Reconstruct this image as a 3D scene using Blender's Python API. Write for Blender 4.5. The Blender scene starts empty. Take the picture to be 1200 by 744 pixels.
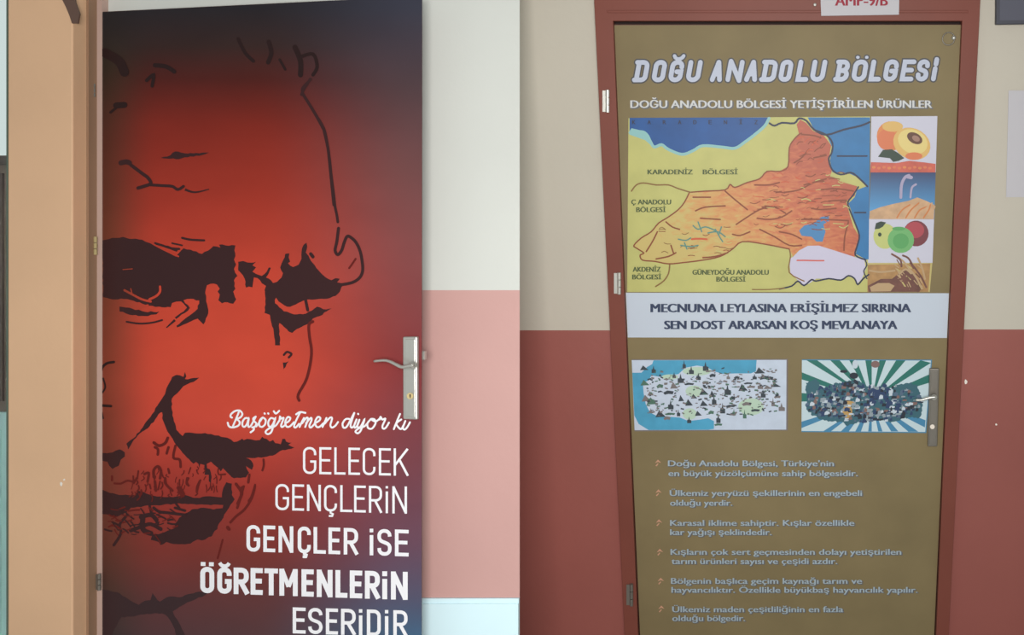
import bpy, bmesh, math, random
from mathutils import Vector

# ------------------------------------------------------------------ camera, world, lights, exposure
S = bpy.context.scene
COL = S.collection
F, PX, PY, EYE = 1000.0, 922.0, 372.0, 1.25      # focal length in pixels, principal point, eye height

cd = bpy.data.cameras.new('camera')
cam = bpy.data.objects.new('camera', cd)
COL.objects.link(cam)
cam.location = (0, 0, EYE)
cam.rotation_euler = (math.pi / 2, 0, 0)
cd.sensor_width = 36.0
cd.lens = F / 1200.0 * 36.0
cd.shift_x = (600.0 - PX) / 1200.0
cd.clip_start = 0.02
S.camera = cam

S.view_settings.view_transform = 'Standard'
S.view_settings.look = 'None'
S.view_settings.exposure = 0.0
S.view_settings.gamma = 1.0
S.view_settings.use_curve_mapping = False

w = bpy.data.worlds.new('daylight')
S.world = w
w.use_nodes = True
wn = w.node_tree
bg = wn.nodes['Background']
bg.inputs['Color'].default_value = (0.84, 0.95, 0.94, 1)
# bright daylight beyond the wall with the window, a dim corridor on the near side
tc_ = wn.nodes.new('ShaderNodeTexCoord')
sp_ = wn.nodes.new('ShaderNodeSeparateXYZ')
mr_ = wn.nodes.new('ShaderNodeMapRange')
mr_.interpolation_type = 'SMOOTHSTEP'
mr_.inputs['From Min'].default_value, mr_.inputs['From Max'].default_value = 0.05, 0.75
mr_.inputs['To Min'].default_value, mr_.inputs['To Max'].default_value = 0.27, 0.75
wn.links.new(tc_.outputs['Generated'], sp_.inputs[0])
wn.links.new(sp_.outputs['Y'], mr_.inputs['Value'])
wn.links.new(mr_.outputs[0], bg.inputs['Strength'])


def area(name, loc, target, sx, sy, power, color):
    d = bpy.data.lights.new(name, 'AREA')
    d.shape = 'RECTANGLE'
    d.size, d.size_y, d.energy, d.color = sx, sy, power, color
    o = bpy.data.objects.new(name, d)
    COL.objects.link(o)
    o.location = loc
    o.rotation_euler = (Vector(target) - Vector(loc)).to_track_quat('-Z', 'Y').to_euler()
    return o


area('corridor_side_window_light', (-3.4, -0.7, 1.3), (-1.0, 2.1, 1.1), 1.6, 1.6, 4, (0.80, 0.90, 1.0))
area('frontal_key_light', (0.05, -0.45, 1.25), (-0.62, 2.3, 1.15), 1.1, 0.8, 72, (1.0, 0.98, 0.955))  # unseen key light added behind the camera to light both bays without shadows

# ------------------------------------------------------------------ helpers


def lin(c):
    c = c / 255.0
    return c / 12.92 if c <= 0.04045 else ((c + 0.055) / 1.055) ** 2.4


def rgb(r, g, b, k=1.0):
    return (min(.95, lin(r) / k), min(.95, lin(g) / k), min(.95, lin(b) / k), 1.0)


KL, KR = 1.0, 1.03          # how much light falls on the left and the right bay


def mat(name, color, rough=0.55, metal=0.0, spec=0.4, bump=0.0, bscale=60.0, mottle=0.0, mscale=3.0, coat=0.0):
    m = bpy.data.materials.new(name)
    m.use_nodes = True
    nt = m.node_tree
    p = nt.nodes['Principled BSDF']
    p.inputs['Base Color'].default_value = color
    p.inputs['Roughness'].default_value = rough
    p.inputs['Metallic'].default_value = metal
    p.inputs['Specular IOR Level'].default_value = spec
    p.inputs['Coat Weight'].default_value = coat
    tc = None
    if bump or mottle:
        tc = nt.nodes.new('ShaderNodeTexCoord')
    if bump:
        n = nt.nodes.new('ShaderNodeTexNoise')
        n.inputs['Scale'].default_value = bscale
        n.inputs['Detail'].default_value = 5
        b = nt.nodes.new('ShaderNodeBump')
        b.inputs['Strength'].default_value = bump
        b.inputs['Distance'].default_value = 0.004
        nt.links.new(tc.outputs['Object'], n.inputs['Vector'])
        nt.links.new(n.outputs['Fac'], b.inputs['Height'])
        nt.links.new(b.outputs['Normal'], p.inputs['Normal'])
    if mottle:
        n = nt.nodes.new('ShaderNodeTexNoise')
        n.inputs['Scale'].default_value = mscale
        n.inputs['Detail'].default_value = 4
        r = nt.nodes.new('ShaderNodeValToRGB')
        a = [max(0, v * (1 - mottle)) for v in color[:3]]
        c2 = [min(1, v * (1 + mottle)) for v in color[:3]]
        r.color_ramp.elements[0].color = (*a, 1)
        r.color_ramp.elements[1].color = (*c2, 1)
        r.color_ramp.elements[0].position = 0.3
        r.color_ramp.elements[1].position = 0.7
        nt.links.new(tc.outputs['Object'], n.inputs['Vector'])
        nt.links.new(n.outputs['Fac'], r.inputs['Fac'])
        nt.links.new(r.outputs['Color'], p.inputs['Base Color'])
    return m


class Plane:
    """A flat face of the building. at() finds the point of the face seen at a picture position."""

    def __init__(self, p0, n):
        self.p0, self.n = Vector(p0), Vector(n).normalized()

    def at(self, px, py, off=0.0):
        d = Vector(((px - PX) / F, 1.0, -(py - PY) / F))
        c = Vector((0, 0, EYE))
        q = self.p0 + self.n * off
        return c + d * ((q - c).dot(self.n) / d.dot(self.n))


class MB:
    """Collects faces of one mesh object."""

    def __init__(self):
        self.v, self.f, self.mi, self.uv = [], [], [], []

    def add(self, pts, faces, mi=0, uv=None):
        b = len(self.v)
        self.v += [Vector(p) for p in pts]
        self.uv += uv if uv else [(0, 0)] * len(pts)
        for f in faces:
            self.f.append([b + i for i in f])
            self.mi.append(mi)

    def prism(self, plane, px, off, thick, mi=0):
        fr = [plane.at(x, y, off) for x, y in px]
        bk = [p - plane.n * thick for p in fr]
        n = len(px)
        uv = [(x, y) for x, y in px]
        self.add(fr + bk, [list(range(n)), list(range(2 * n - 1, n - 1, -1))] +
                 [[i, n + i, n + (i + 1) % n, (i + 1) % n] for i in range(n)], mi, uv + uv)

    def poly(self, plane, px, off, mi=0):
        self.add([plane.at(x, y, off) for x, y in px], [list(range(len(px)))], mi, [(x, y) for x, y in px])

    def stroke(self, plane, px, width, off, mi=0, closed=False, taper=None, caps=True):
        P = [Vector(p) for p in px]
        n = len(P)
        if n < 2:
            return
        L, R = [], []
        for i in range(n):
            if closed:
                a, b = P[(i - 1) % n], P[(i + 1) % n]
                d1, d2 = (P[i] - a), (b - P[i])
            else:
                d1 = P[i] - P[i - 1] if i else P[1] - P[0]
                d2 = P[i + 1] - P[i] if i < n - 1 else P[-1] - P[-2]
            if d1.length < 1e-6: d1 = d2
            if d2.length < 1e-6: d2 = d1
            d1, d2 = d1.normalized(), d2.normalized()
            m = d1 + d2
            if m.length < 1e-3:
                m = d1.copy()
            m.normalize()
            nn = Vector((-m.y, m.x))
            k = 1 / max(0.5, abs(nn.dot(Vector((-d1.y, d1.x)))))
            hw = width / 2 * k
            if taper and not closed:
                t = i / (n - 1)
                hw *= taper[0] + (taper[1] - taper[0]) * t
            L.append(P[i] + nn * hw)
            R.append(P[i] - nn * hw)
        pts = L + R
        fs = [[i, i + 1, n + i + 1, n + i] for i in range(n - 1)]
        if closed:
            fs.append([n - 1, 0, n, 2 * n - 1])
        if caps and not closed and not taper:
            for e, inner in ((0, 1), (n - 1, n - 2)):
                dv = (P[e] - P[inner]).normalized() if (P[e] - P[inner]).length > 1e-6 else Vector((1, 0))
                nv = Vector((-dv.y, dv.x))
                b = len(pts)
                ring = [P[e] + (nv * math.cos(a) + dv * math.sin(a)) * width / 2 for a in [math.pi * j / 6 for j in range(7)]]
                pts += ring
                fs.append(list(range(b, b + 7)))
        rk = [off + (i % n) * 4e-6 if i < 2 * n else off for i in range(len(pts))]
        if len(pts) > 2 * n:                       # round ends lie level with the pen stroke they finish
            for i in range(2 * n, len(pts)):
                rk[i] = off if i < 2 * n + 7 else off + (n - 1) * 4e-6
        self.add([plane.at(p.x, p.y, o_) for p, o_ in zip(pts, rk)], fs, mi, [(p.x, p.y) for p in pts])

    def box(self, c, s, mi=0, rz=0.0):
        c = Vector(c)
        pts = []
        for dx in (-1, 1):
            for dy in (-1, 1):
                for dz in (-1, 1):
                    v = Vector((dx * s[0] / 2, dy * s[1] / 2, dz * s[2] / 2))
                    v.rotate(__import__('mathutils').Euler((0, 0, rz)))
                    pts.append(c + v)
        self.add(pts, [[0, 1, 3, 2], [4, 6, 7, 5], [0, 4, 5, 1], [2, 3, 7, 6], [0, 2, 6, 4], [1, 5, 7, 3]], mi)

    def tube(self, pts, r, mi=0, seg=10, up=(0, 0, 1), flat=1.0):
        pts = [Vector(p) for p in pts]
        rr = r if isinstance(r, (list, tuple)) else [r] * len(pts)
        rings = []
        for i, p in enumerate(pts):
            d = (pts[min(i + 1, len(pts) - 1)] - pts[max(i - 1, 0)]).normalized()
            a = d.cross(Vector(up))
            if a.length < 1e-4:
                a = d.cross(Vector((1, 0, 0)))
            a.normalize()
            b = a.cross(d)
            rings.append([p + a * math.cos(t) * rr[i] + b * math.sin(t) * rr[i] * flat for t in [2 * math.pi * k / seg for k in range(seg)]])
        V = [v for ring in rings for v in ring]
        fs = []
        for i in range(len(pts) - 1):
            for k in range(seg):
                fs.append([i * seg + k, i * seg + (k + 1) % seg, (i + 1) * seg + (k + 1) % seg, (i + 1) * seg + k])
        fs.append(list(range(seg)))
        fs.append(list(range(len(V) - 1, len(V) - seg - 1, -1)))
        self.add(V, fs, mi)

    def build(self, name, mats, parent=None, loc=None, bevel=0.0, smooth=False, fix=True):
        mats = mats if isinstance(mats, (list, tuple)) else [mats]
        base = Vector((0, 0, 0))
        if parent is not None:
            base = wpos(parent)
        if loc is None:
            c = sum(self.v, Vector((0, 0, 0))) / len(self.v)
        else:
            c = Vector(loc)
        me = bpy.data.meshes.new(name)
        me.from_pydata([v - c for v in self.v], [], self.f)
        for m in mats:
            me.materials.append(m)
        me.polygons.foreach_set('material_index', self.mi)
        ul = me.uv_layers.new(name='UVMap')
        for lp in me.loops:
            x, y = self.uv[lp.vertex_index]
            ul.data[lp.index].uv = (x / 1200.0, 1 - y / 744.0)
        if fix:
            bm = bmesh.new()
            bm.from_mesh(me)
            bmesh.ops.recalc_face_normals(bm, faces=bm.faces)
            bm.to_mesh(me)
            bm.free()
        if smooth:
            me.shade_smooth()
        me.update()
        o = bpy.data.objects.new(name, me)
        COL.objects.link(o)
        if parent is not None:
            o.parent = parent
        o.location = c - base
        if bevel:
            b = o.modifiers.new('bevel', 'BEVEL')
            b.width, b.segments, b.limit_method = bevel, 2, 'ANGLE'
        return o


def wpos(o):
    p = o.location.copy()
    while o.parent is not None:
        o = o.parent
        p += o.location
    return p


def empty(name, loc):
    o = bpy.data.objects.new(name, None)
    COL.objects.link(o)
    o.location = loc
    o.empty_display_size = 0.05
    return o


def tag(o, label=None, cat=None, group=None, kind=None):
    if label: o['label'] = label
    if cat: o['category'] = cat
    if group: o['group'] = group
    if kind: o['kind'] = kind
    return o


def Z(x0, y0, s, pts):
    """Points read on an enlargement of a region, turned back into picture positions."""
    return [(x0 + x / s, y0 + y / s) for x, y in pts]


def smoothline(pts, sub=5):
    P = [Vector(p) for p in pts]
    out = []
    n = len(P)
    for i in range(n - 1):
        p0, p1, p2, p3 = P[max(i - 1, 0)], P[i], P[i + 1], P[min(i + 2, n - 1)]
        for k in range(sub):
            t = k / sub
            out.append(0.5 * ((2 * p1) + (p2 - p0) * t + (2 * p0 - 5 * p1 + 4 * p2 - p3) * t * t + (3 * p1 - p0 - 3 * p2 + p3) * t ** 3))
    out.append(P[-1])
    return [(p.x, p.y) for p in out]


def ellipse(cx, cy, rx, ry, n=20, rot=0.0, a0=0.0, a1=2 * math.pi):
    c, s = math.cos(rot), math.sin(rot)
    out = []
    full = abs(a1 - a0 - 2 * math.pi) < 1e-6
    for k in range(n):
        a = a0 + (a1 - a0) * k / (n if full else n - 1)
        x, y = rx * math.cos(a), ry * math.sin(a)
        out.append((cx + x * c - y * s, cy + x * s + y * c))
    return out


# ---- condensed lettering drawn with strokes; w, h are the centre-line size of the letter, y up
def arc(cx, cy, r, a0, a1, n=6):
    return [(cx + r * math.cos(math.radians(a0 + (a1 - a0) * i / n)), cy + r * math.sin(math.radians(a0 + (a1 - a0) * i / n))) for i in range(n + 1)]


def glyph(ch, w, h, sw):
    """Pen paths of a capital: (points, pen width factor, whether the pen runs on past its ends)."""
    r = min(0.46 * w, 0.3 * h)
    base = {'Ç': 'C', 'Ğ': 'G', 'Ö': 'O', 'Ü': 'U', 'Ş': 'S'}.get(ch, ch)
    out, extra = [], []
    if base == 'O':
        extra.append(([(w, h * .5)] + arc(w - r, h - r, r, 0, 90) + arc(r, h - r, r, 90, 180) + arc(r, r, r, 180, 270) + arc(w - r, r, r, 270, 360) + [(w, h * .5)], 1.0, False))
    elif base in 'CG':
        p = [(w, h * .72)] + arc(w - r, h - r, r, 0, 90) + arc(r, h - r, r, 90, 180) + arc(r, r, r, 180, 270) + arc(w - r, r, r, 270, 360)
        p += [(w, h * .29)] if base == 'C' else [(w, h * .46), (w * .55, h * .46)]
        extra.append((p, 1.0, False))
    elif base == 'E':
        out += [[(w, h), (0, h), (0, 0), (w, 0)], [(0, h * .52), (w * .88, h * .52)]]
    elif base == 'L':
        out.append([(0, h), (0, 0), (w, 0)])
    elif base == 'K':
        out += [[(0, 0), (0, h)], [(w * .97, h), (w * .05, h * .4)], [(w * .36, h * .6), (w, 0)]]
    elif base == 'N':
        out += [[(0, 0), (0, h)], [(w, 0), (w, h)]]
        extra.append(([(0, h + sw * .2), (w, -sw * .2)], 1.0, False))
    elif base == 'M':
        out += [[(0, 0), (0, h)], [(w, h), (w, 0)]]
        extra += [([(w * .02, h + sw * .3), (w * .5, h * .3)], .85, False), ([(w * .5, h * .3), (w * .98, h + sw * .3)], .85, False)]
    elif base == 'T':
        out += [[(0, h), (w, h)], [(w / 2, h), (w / 2, 0)]]
    elif base == 'A':
        out += [[(0, 0), (w * .5, h)], [(w * .5, h), (w, 0)], [(w * .25, h * .32), (w * .75, h * .32)]]
    elif base == 'U':
        out.append([(0, h)] + arc(r, r, r, 180, 270) + arc(w - r, r, r, 270, 360) + [(w, h)])
    elif base == 'D':
        extra.append(([(0, h * .5), (0, h)] + arc(w - r, h - r, r, 90, 0) + arc(w - r, r, r, 0, -90) + [(0, 0), (0, h * .5)], 1.0, False))
    elif base == 'R':
        q = min(r, h * .24)
        out += [[(0, 0), (0, h)], [(w * .5, h * .42), (w, 0)]]
        extra.append(([(0, h)] + arc(w - q, h - q, q, 90, 0) + arc(w - q, h * .46 + q, q, 0, -90) + [(0, h * .46)], 1.0, False))
    elif base == 'B':
        q = h * .25
        out.append([(0, 0), (0, h)])
        extra += [([(0, h)] + arc(max(.5, w * .94 - q), h - q, q, 90, -90, 10) + [(0, h * .5)], 1.0, False),
                  ([(0, h * .5)] + arc(max(.5, w - q), q, q, 90, -90, 10) + [(0, 0)], 1.0, False)]
    elif base == 'S':
        q = min(r, h * .25)
        extra.append(([(w, h * .76)] + arc(w - q, h - q, q, 20, 90) + arc(q, h - q, q, 90, 180) + arc(q, h * .52 + q, q, 180, 250)
                      + arc(w - q, h * .48 - q, q, 70, 0) + arc(w - q, q, q, 0, -90) + arc(q, q, q, 270, 200) + [(0, h * .25)], 1.0, False))
    elif base == 'İ':
        out.append([(w / 2, 0), (w / 2, h * .88 - sw)])
        extra.append(([(w / 2, h - sw * .5), (w / 2, h + sw * .5)], 1.0, False))
    if ch == 'Ç' or ch == 'Ş':
        extra.append(([(w * .5, -h * .04), (w * .5, -h * .1), (w * .72, -h * .15), (w * .66, -h * .23), (w * .34, -h * .23)], .8, False))
    if ch in 'ÖÜ':
        o_ = (w + sw) * .34
        y_ = h + sw * .5 + h * .13
        extra += [([(-sw * .4, y_), (-sw * .4 + o_, y_)], .8, False), ([(w + sw * .4 - o_, y_), (w + sw * .4, y_)], .8, False)]
    if ch == 'Ğ':
        q = (w + sw * .5) * .42
        extra.append((arc(w * .5, h + sw * .5 + h * .05 + q, q, 200, 340), .75, False))
    return [(p, 1.0, True) for p in out] + extra


def letters(mb, plane, spec, x_l, x_r, tl, tr, bl, br, sw, off, slant=0.0, mi=0, grow=0.0):
    """spec: (char, outer left, outer right); top and bottom lines run from (x_l, tl / bl) to (x_r, tr / br)."""
    k = 0
    for ch, a, b in spec:
        w_ = max(0.01, b - a - sw - (slant * 15 if slant else 0))
        m_ = (a + b) / 2
        t = (m_ - x_l) / (x_r - x_l)
        top, bot = tl + (tr - tl) * t + sw / 2, bl + (br - bl) * t - sw / 2
        h_ = bot - top
        sl = (tr - tl) / (x_r - x_l) * (1 - .0) * .5 + (br - bl) / (x_r - x_l) * .5
        paths = glyph(ch, w_, h_, sw)
        if slant and ch in 'DB':                   # short spurs of the title capitals
            paths += [([(-w_ * .22, h_), (0, h_)], 1.0, False), ([(-w_ * .22, 0), (0, 0)], 1.0, False)]
        for p, wf, ext in paths:
            if slant and ch in 'ÖÜ' and wf == .8:
                p, wf = [((p[0][0] + p[1][0]) / 2 - .3, p[0][1]), ((p[0][0] + p[1][0]) / 2 + .3, p[0][1])], .66
            q = [(m_ - w_ / 2 + x + slant * (y - h_ / 2), bot - y + (x - w_ / 2) * sl) for x, y in p]
            if ext and not slant:                  # square pen ends
                for e0, e1 in ((0, 1), (-1, -2)):
                    d_ = (Vector(q[e0]) - Vector(q[e1])).normalized() * sw * .5
                    q[e0] = (q[e0][0] + d_.x, q[e0][1] + d_.y)
            mb.stroke(plane, q, sw * wf + grow, off + (k % 12) * 2e-5, mi, caps=bool(slant))
            k += 1


_tcache = {}


def textmesh(s, bold):
    key = (s, bold)
    if key in _tcache:
        return _tcache[key]
    c = bpy.data.curves.new('lettering', 'FONT')
    c.body = s
    c.fill_mode = 'FRONT'
    c.offset = bold
    c.resolution_u = 3
    o = bpy.data.objects.new('lettering', c)
    COL.objects.link(o)
    dg = bpy.context.evaluated_depsgraph_get()
    dg.update()
    me = bpy.data.meshes.new_from_object(o.evaluated_get(dg))
    v = [(q.co.x, q.co.y) for q in me.vertices]
    f = [list(p.vertices) for p in me.polygons]
    bpy.data.objects.remove(o)
    bpy.data.curves.remove(c)
    bpy.data.meshes.remove(me)
    _tcache[key] = (v, f)
    return v, f


def text(mb, plane, s, x0, x1, base, cap, off, heavy=0.0, mi=0, dx=0.0, dy=0.0, base_r=None):
    """Lettering fitted between x0 and x1, standing on the line base, capitals cap high."""
    v, f = textmesh(s, 0.0)
    if not v:
        return
    a, b = min(p[0] for p in v), max(p[0] for p in v)
    capu = 0.73
    br = base if base_r is None else base_r
    pts = []
    for x, y in v:
        t = (x - a) / (b - a)
        pts.append((x0 + (x1 - x0) * t + dx, base + (br - base) * t - y / capu * cap + dy))
    for i, e in enumerate([0.0] if not heavy else [-heavy, heavy, 0.0]):
        mb.add([plane.at(x + e, y, off + i * 2e-5) for x, y in pts], f, mi, pts)


def sheet(mb, plane, px, off, mi=0, thick=0.0008):
    mb.prism(plane, px, off, thick, mi)


# ------------------------------------------------------------------ the two bays
D_WALL = 2.145
BACK = Plane((0, D_WALL, 0), (0, -1, 0))                       # wall behind the left door
PIER = Plane((0, 2.06, 0), (0, -1, 0))                         # pier at the far left
HING = Vector(((110 - PX) / F * 2.13, 2.13, 0))
FREE = Vector(((494.5 - PX) / F * 2.052, 2.052, 0))
ld = (FREE - HING).normalized()
LEAF = Plane(HING, (ld.y, -ld.x, 0))                           # left door, slightly ajar
D0, LEAN = 2.5006, -0.232
RIGHT = Plane((0, D0, EYE), (0, -1, LEAN))                     # right wall and door, leaning

m_cream = mat('cream_wall_paint', rgb(208, 209, 203, KL), .6, bump=.15, bscale=40, mottle=.03, mscale=2)
m_pink = mat('pink_wall_paint', rgb(200, 156, 150, KL), .5, bump=.15, bscale=40, mottle=.04, mscale=2)
m_skirt = mat('pale_skirting', rgb(216, 242, 250, KL), .4, mottle=.02)
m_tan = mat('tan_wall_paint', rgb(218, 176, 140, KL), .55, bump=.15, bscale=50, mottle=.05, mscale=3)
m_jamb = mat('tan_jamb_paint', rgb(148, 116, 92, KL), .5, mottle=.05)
m_gap_light = mat('pale_gap_light', rgb(190, 160, 148, KL), .5)
m_beige = mat('beige_wall_paint', rgb(188, 180, 166, KR), .6, bump=.15, bscale=40, mottle=.035, mscale=2)
m_red = mat('brick_red_wall_paint', rgb(146, 82, 74, KR), .5, bump=.15, bscale=40, mottle=.06, mscale=2)
m_frame = mat('red_brown_frame_paint', rgb(120, 66, 55, KR), .45, spec=.2, mottle=.06, mscale=4)
m_door = mat('brown_door_leaf', rgb(92, 58, 46, KR), .5, mottle=.06)
m_door_l = mat('dark_door_leaf', rgb(80, 52, 46, KL), .5, mottle=.06)
m_gap = mat('dark_rebate', rgb(42, 26, 22, KR), .8)
m_metal = mat('brushed_steel', rgb(196, 194, 186), .34, metal=.6, bump=.04, bscale=300)
m_steel_dull = mat('dull_dark_steel', rgb(128, 122, 114), .42, metal=.6, bump=.05, bscale=300)
m_brass = mat('brass', rgb(176, 158, 112), .6, metal=.35)
m_black = mat('keyhole_black', rgb(20, 18, 18), .8)
m_floor = mat('beige_floor_tile', rgb(190, 196, 196), .3, mottle=.06)
m_white = mat('white_paper', rgb(188, 184, 188, KR), .7)
m_chip = mat('bare_plaster', rgb(230, 222, 212), .8)
m_board = mat('dark_board', rgb(62, 62, 72, KR), .5)
m_redink = mat('red_ink', rgb(150, 45, 60, KR), .7)

# floor
mb = MB()
mb.box((-0.4, 1.0, -0.025), (5.2, 4.4, 0.05))
tag(mb.build('floor', m_floor, bevel=.002), kind='structure')

# wall behind the left door: cream above, pink below; its right end is cut at a slant
zt = 2.6
xs = (609 - PX) / F * D_WALL


def slab(mb, x0, x1, z0, z1, y0, y1, mi, x1b=None):
    xb = x1 if x1b is None else x1b
    mb.add([(x0, y0, z0), (x1, y0, z0), (xb, y1, z0), (x0, y1, z0), (x0, y0, z1), (x1, y0, z1), (xb, y1, z1), (x0, y1, z1)],
           [[0, 1, 2, 3], [4, 7, 6, 5], [0, 4, 5, 1], [1, 5, 6, 2], [2, 6, 7, 3], [3, 7, 4, 0]], mi)


zb = BACK.at(0, 340).z
mb = MB()
slab(mb, -1.86, xs, 0, zb, D_WALL, D_WALL + .07, 1, xs - .035)
slab(mb, -1.86, xs, zb, zt, D_WALL, D_WALL + .07, 0, xs - .035)
tag(mb.build('wall_back', [m_cream, m_pink]), kind='structure')
zs = BACK.at(0, 700).z
mb = MB()
slab(mb, -1.0, xs, 0, zs - .012, D_WALL - .012, D_WALL - .0005, 0, xs)
slab(mb, -1.0, xs, zs - .012, zs, D_WALL - .008, D_WALL - .0005, 0, xs)
tag(mb.build('baseboard_back', m_skirt), kind='structure')

# pier, jamb of the left door
x8, x85 = PIER.at(9, 0).x, PIER.at(85, 0).x
mb = MB()
slab(mb, x8, x85, 0, zt, 2.06, D_WALL - .0005, 0)
pier = tag(mb.build('wall_left', m_tan, bevel=.003), kind='structure')
xj = (107 - PX) / F * 2.10
mb = MB()
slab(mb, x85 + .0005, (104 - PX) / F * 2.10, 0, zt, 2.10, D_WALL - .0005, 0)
slab(mb, (104 - PX) / F * 2.10, (110 - PX) / F * 2.10, 0, zt, 2.125, D_WALL - .0005, 1)  # strip coloured pale for the light showing between jamb and door
HEAD = Plane((0, 2.055, 0), (0, -1, 0))
mb.prism(HEAD, [(62, -34), (70, -6), (77, 8), (82, 20), (84, 27), (91, 27), (93, 16), (88, 2), (86, -34)], 0, .004, 2)
tag(mb.build('trim_1', [m_jamb, m_gap_light, mat('dark_head_corner', rgb(98, 74, 64, KL), .5)]), kind='structure')

# narrow window at the far left edge
m_glass = bpy.data.materials.new('window_glass')
m_glass.use_nodes = True
g = m_glass.node_tree.nodes['Principled BSDF']
g.inputs['Base Color'].default_value = (.95, .985, .97, 1)
g.inputs['Roughness'].default_value = .02
g.inputs['Transmission Weight'].default_value = 1.0
g.inputs['IOR'].default_value = 1.1
m_winframe = mat('green_grey_window_frame', rgb(88, 104, 92), .4)
win = tag(empty('window_1', (-2.06, 2.09, 0)), kind='structure')
mb = MB()
xw = PIER.at(9, 0).x
slab(mb, xw - .017, xw - .0135, 0.06, zt, 2.075, 2.11, 0)
slab(mb, xw - .40, xw - .0135, 0, .06, 2.075, 2.11, 0)
slab(mb, xw - .40, xw - .37, 0.06, zt, 2.075, 2.11, 0)
mb.build('window_frame', m_winframe, win)
mb = MB()
slab(mb, xw - .37, xw - .017, .06, zt, 2.088, 2.094, 0)
mb.build('window_pane', m_glass, win)
mb = MB()
slab(mb, xw - .0135, xw - .0005, 0, zt, 2.08, 2.105, 0)
mb.build('window_seal', mat('pale_seal', rgb(196, 212, 196), .5), win)

# right wall: beige above, brick red below, around the door opening
OL = lambda y: 718.5 + (y - 30) * 30.3 / 710          # left edge of the door leaf
OR = lambda y: 1127.5 - (y - 30) * 31.5 / 710         # right edge
FLY = 372 + 0                                          # floor line is found on the plane


def floor_y(plane, px):
    lo, hi = 400.0, 1400.0
    for _ in range(50):
        m_ = (lo + hi) / 2
        if plane.at(px, m_).z > 0.0: lo = m_
        else: hi = m_
    return lo


BY = floor_y(RIGHT, 920) - 1
TY = -265.0
BD = 387.0
FW = lambda y: 21.0 - (y - 30) * 4.0 / 710             # frame width
mb = MB()
mb.prism(RIGHT, [(560, TY), (OL(TY) - 3, TY), (OL(BD) - 3, BD), (560, BD)], 0, .08, 0)
mb.prism(RIGHT, [(560, BD), (OL(BD) - 3, BD), (OL(BY) - 3, BY), (560, BY)], 0, .08, 1)
mb.prism(RIGHT, [(OR(TY) + 3, TY), (1480, TY), (1480, BD - 1), (OR(BD) + 3, BD - 1)], 0, .08, 0)
mb.prism(RIGHT, [(OR(BD) + 3, BD - 1), (1480, BD - 1), (1480, BY), (OR(BY) + 3, BY)], 0, .08, 1)
mb.prism(RIGHT, [(OL(TY) - 3, TY), (OR(TY) + 3, TY), (OR(22) + 3, 22), (OL(22) - 3, 22)], 0, .08, 0)
wall_r = tag(mb.build('wall_right', [m_beige, m_red]), kind='structure')

# door frame on the right
mb = MB()
y1 = 26.0
HY = -14.0
mb.prism(RIGHT, [(OL(HY) - FW(HY), HY), (OL(y1) - 1.5, HY), (OL(BY) - 1.5, BY), (OL(BY) - FW(BY), BY)], .022, .0215)
mb.prism(RIGHT, [(OR(y1) + 1.5, HY), (OR(HY) + FW(HY) - 1, HY), (OR(BY) + FW(BY) - 1, BY), (OR(BY) + 1.5, BY)], .022, .0215)
mb.prism(RIGHT, [(OL(HY) - 1.3, HY), (OR(HY) + 1.3, HY), (OR(y1) + 1.3, y1 - 1.5), (OL(y1) - 1.3, y1 - 1.5)], .0218, .0213)
mb.prism(RIGHT, [(OL(y1) - 7, 12), (OR(y1) + 7, 12), (OR(y1) + 7, 15), (OL(y1) - 7, 15)], .0245, .0026)
frame_r = tag(mb.build('trim_2', m_frame, bevel=.0015), kind='structure')
mb = MB()
mb.prism(RIGHT, [(OL(20) - 2.4, 20), (OL(20) + 2, 20), (OL(BY) + 2, BY), (OL(BY) - 2.4, BY)], -.018, .02)
mb.prism(RIGHT, [(OR(20) - 2, 20), (OR(20) + 2.4, 20), (OR(BY) + 2.4, BY), (OR(BY) - 2, BY)], -.018, .02)
mb.prism(RIGHT, [(OL(20) + 2, 21), (OR(20) - 2, 21), (OR(20) - 2, 32), (OL(20) + 2, 32)], -.018, .02)
tag(mb.build('trim_3', m_gap), kind='structure')

# ------------------------------------------------------------------ left door with its steel handle
d1 = tag(empty('door_1', (HING.x, HING.y, 0.0)), 'left door standing slightly ajar, covered by a dark red face poster', 'door', kind='structure')
LB = floor_y(LEAF, 300) - 4
lx = lambda y: 111.0 + (y - 14) * 8.0 / 730            # hinge edge
rx = lambda y: 495.0 - (y - 14) * .5 / 730             # free edge
ty = lambda x: 14.0 - (x - 111) * 19.0 / 384           # top edge
mb = MB()
fr = [LEAF.at(*q) for q in ((lx(0), ty(111)), (rx(0), ty(495)), (rx(LB), LB + 30), (lx(LB), LB - 3))]
bk_ = [p - LEAF.n * .032 for p in fr]
for i in (1, 2): bk_[i] = bk_[i] - ld * .022
mb.add(fr + bk_, [[0, 1, 2, 3], [7, 6, 5, 4], [0, 4, 5, 1], [1, 5, 6, 2], [2, 6, 7, 3], [3, 7, 4, 0]])
mb.build('leaf', m_door_l, d1, bevel=.0015)


def hinge(parent, plane, cx, y0, y1, r, m, off, leaf_w, sign, mleaf=None):
    mb = MB()
    k = 3
    for i in range(k):
        a, b = y0 + (y1 - y0) * i / k + .4, y0 + (y1 - y0) * (i + 1) / k - .4
        sh = (y0 + y1) / 2
        mb.tube([plane.at(cx, a, off), plane.at(cx, b, off)], r, up=(1, 0, 0))
    h = mb.build('hinge', m, parent)
    mb = MB()
    mb.prism(plane, [(cx, y0 + 1), (cx + sign * leaf_w, y0 + 1), (cx + sign * leaf_w, y1 - 1), (cx, y1 - 1)], off - r * .4, .0012)
    mb.build('hinge_plate', mleaf or m, h)
    return h


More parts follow.
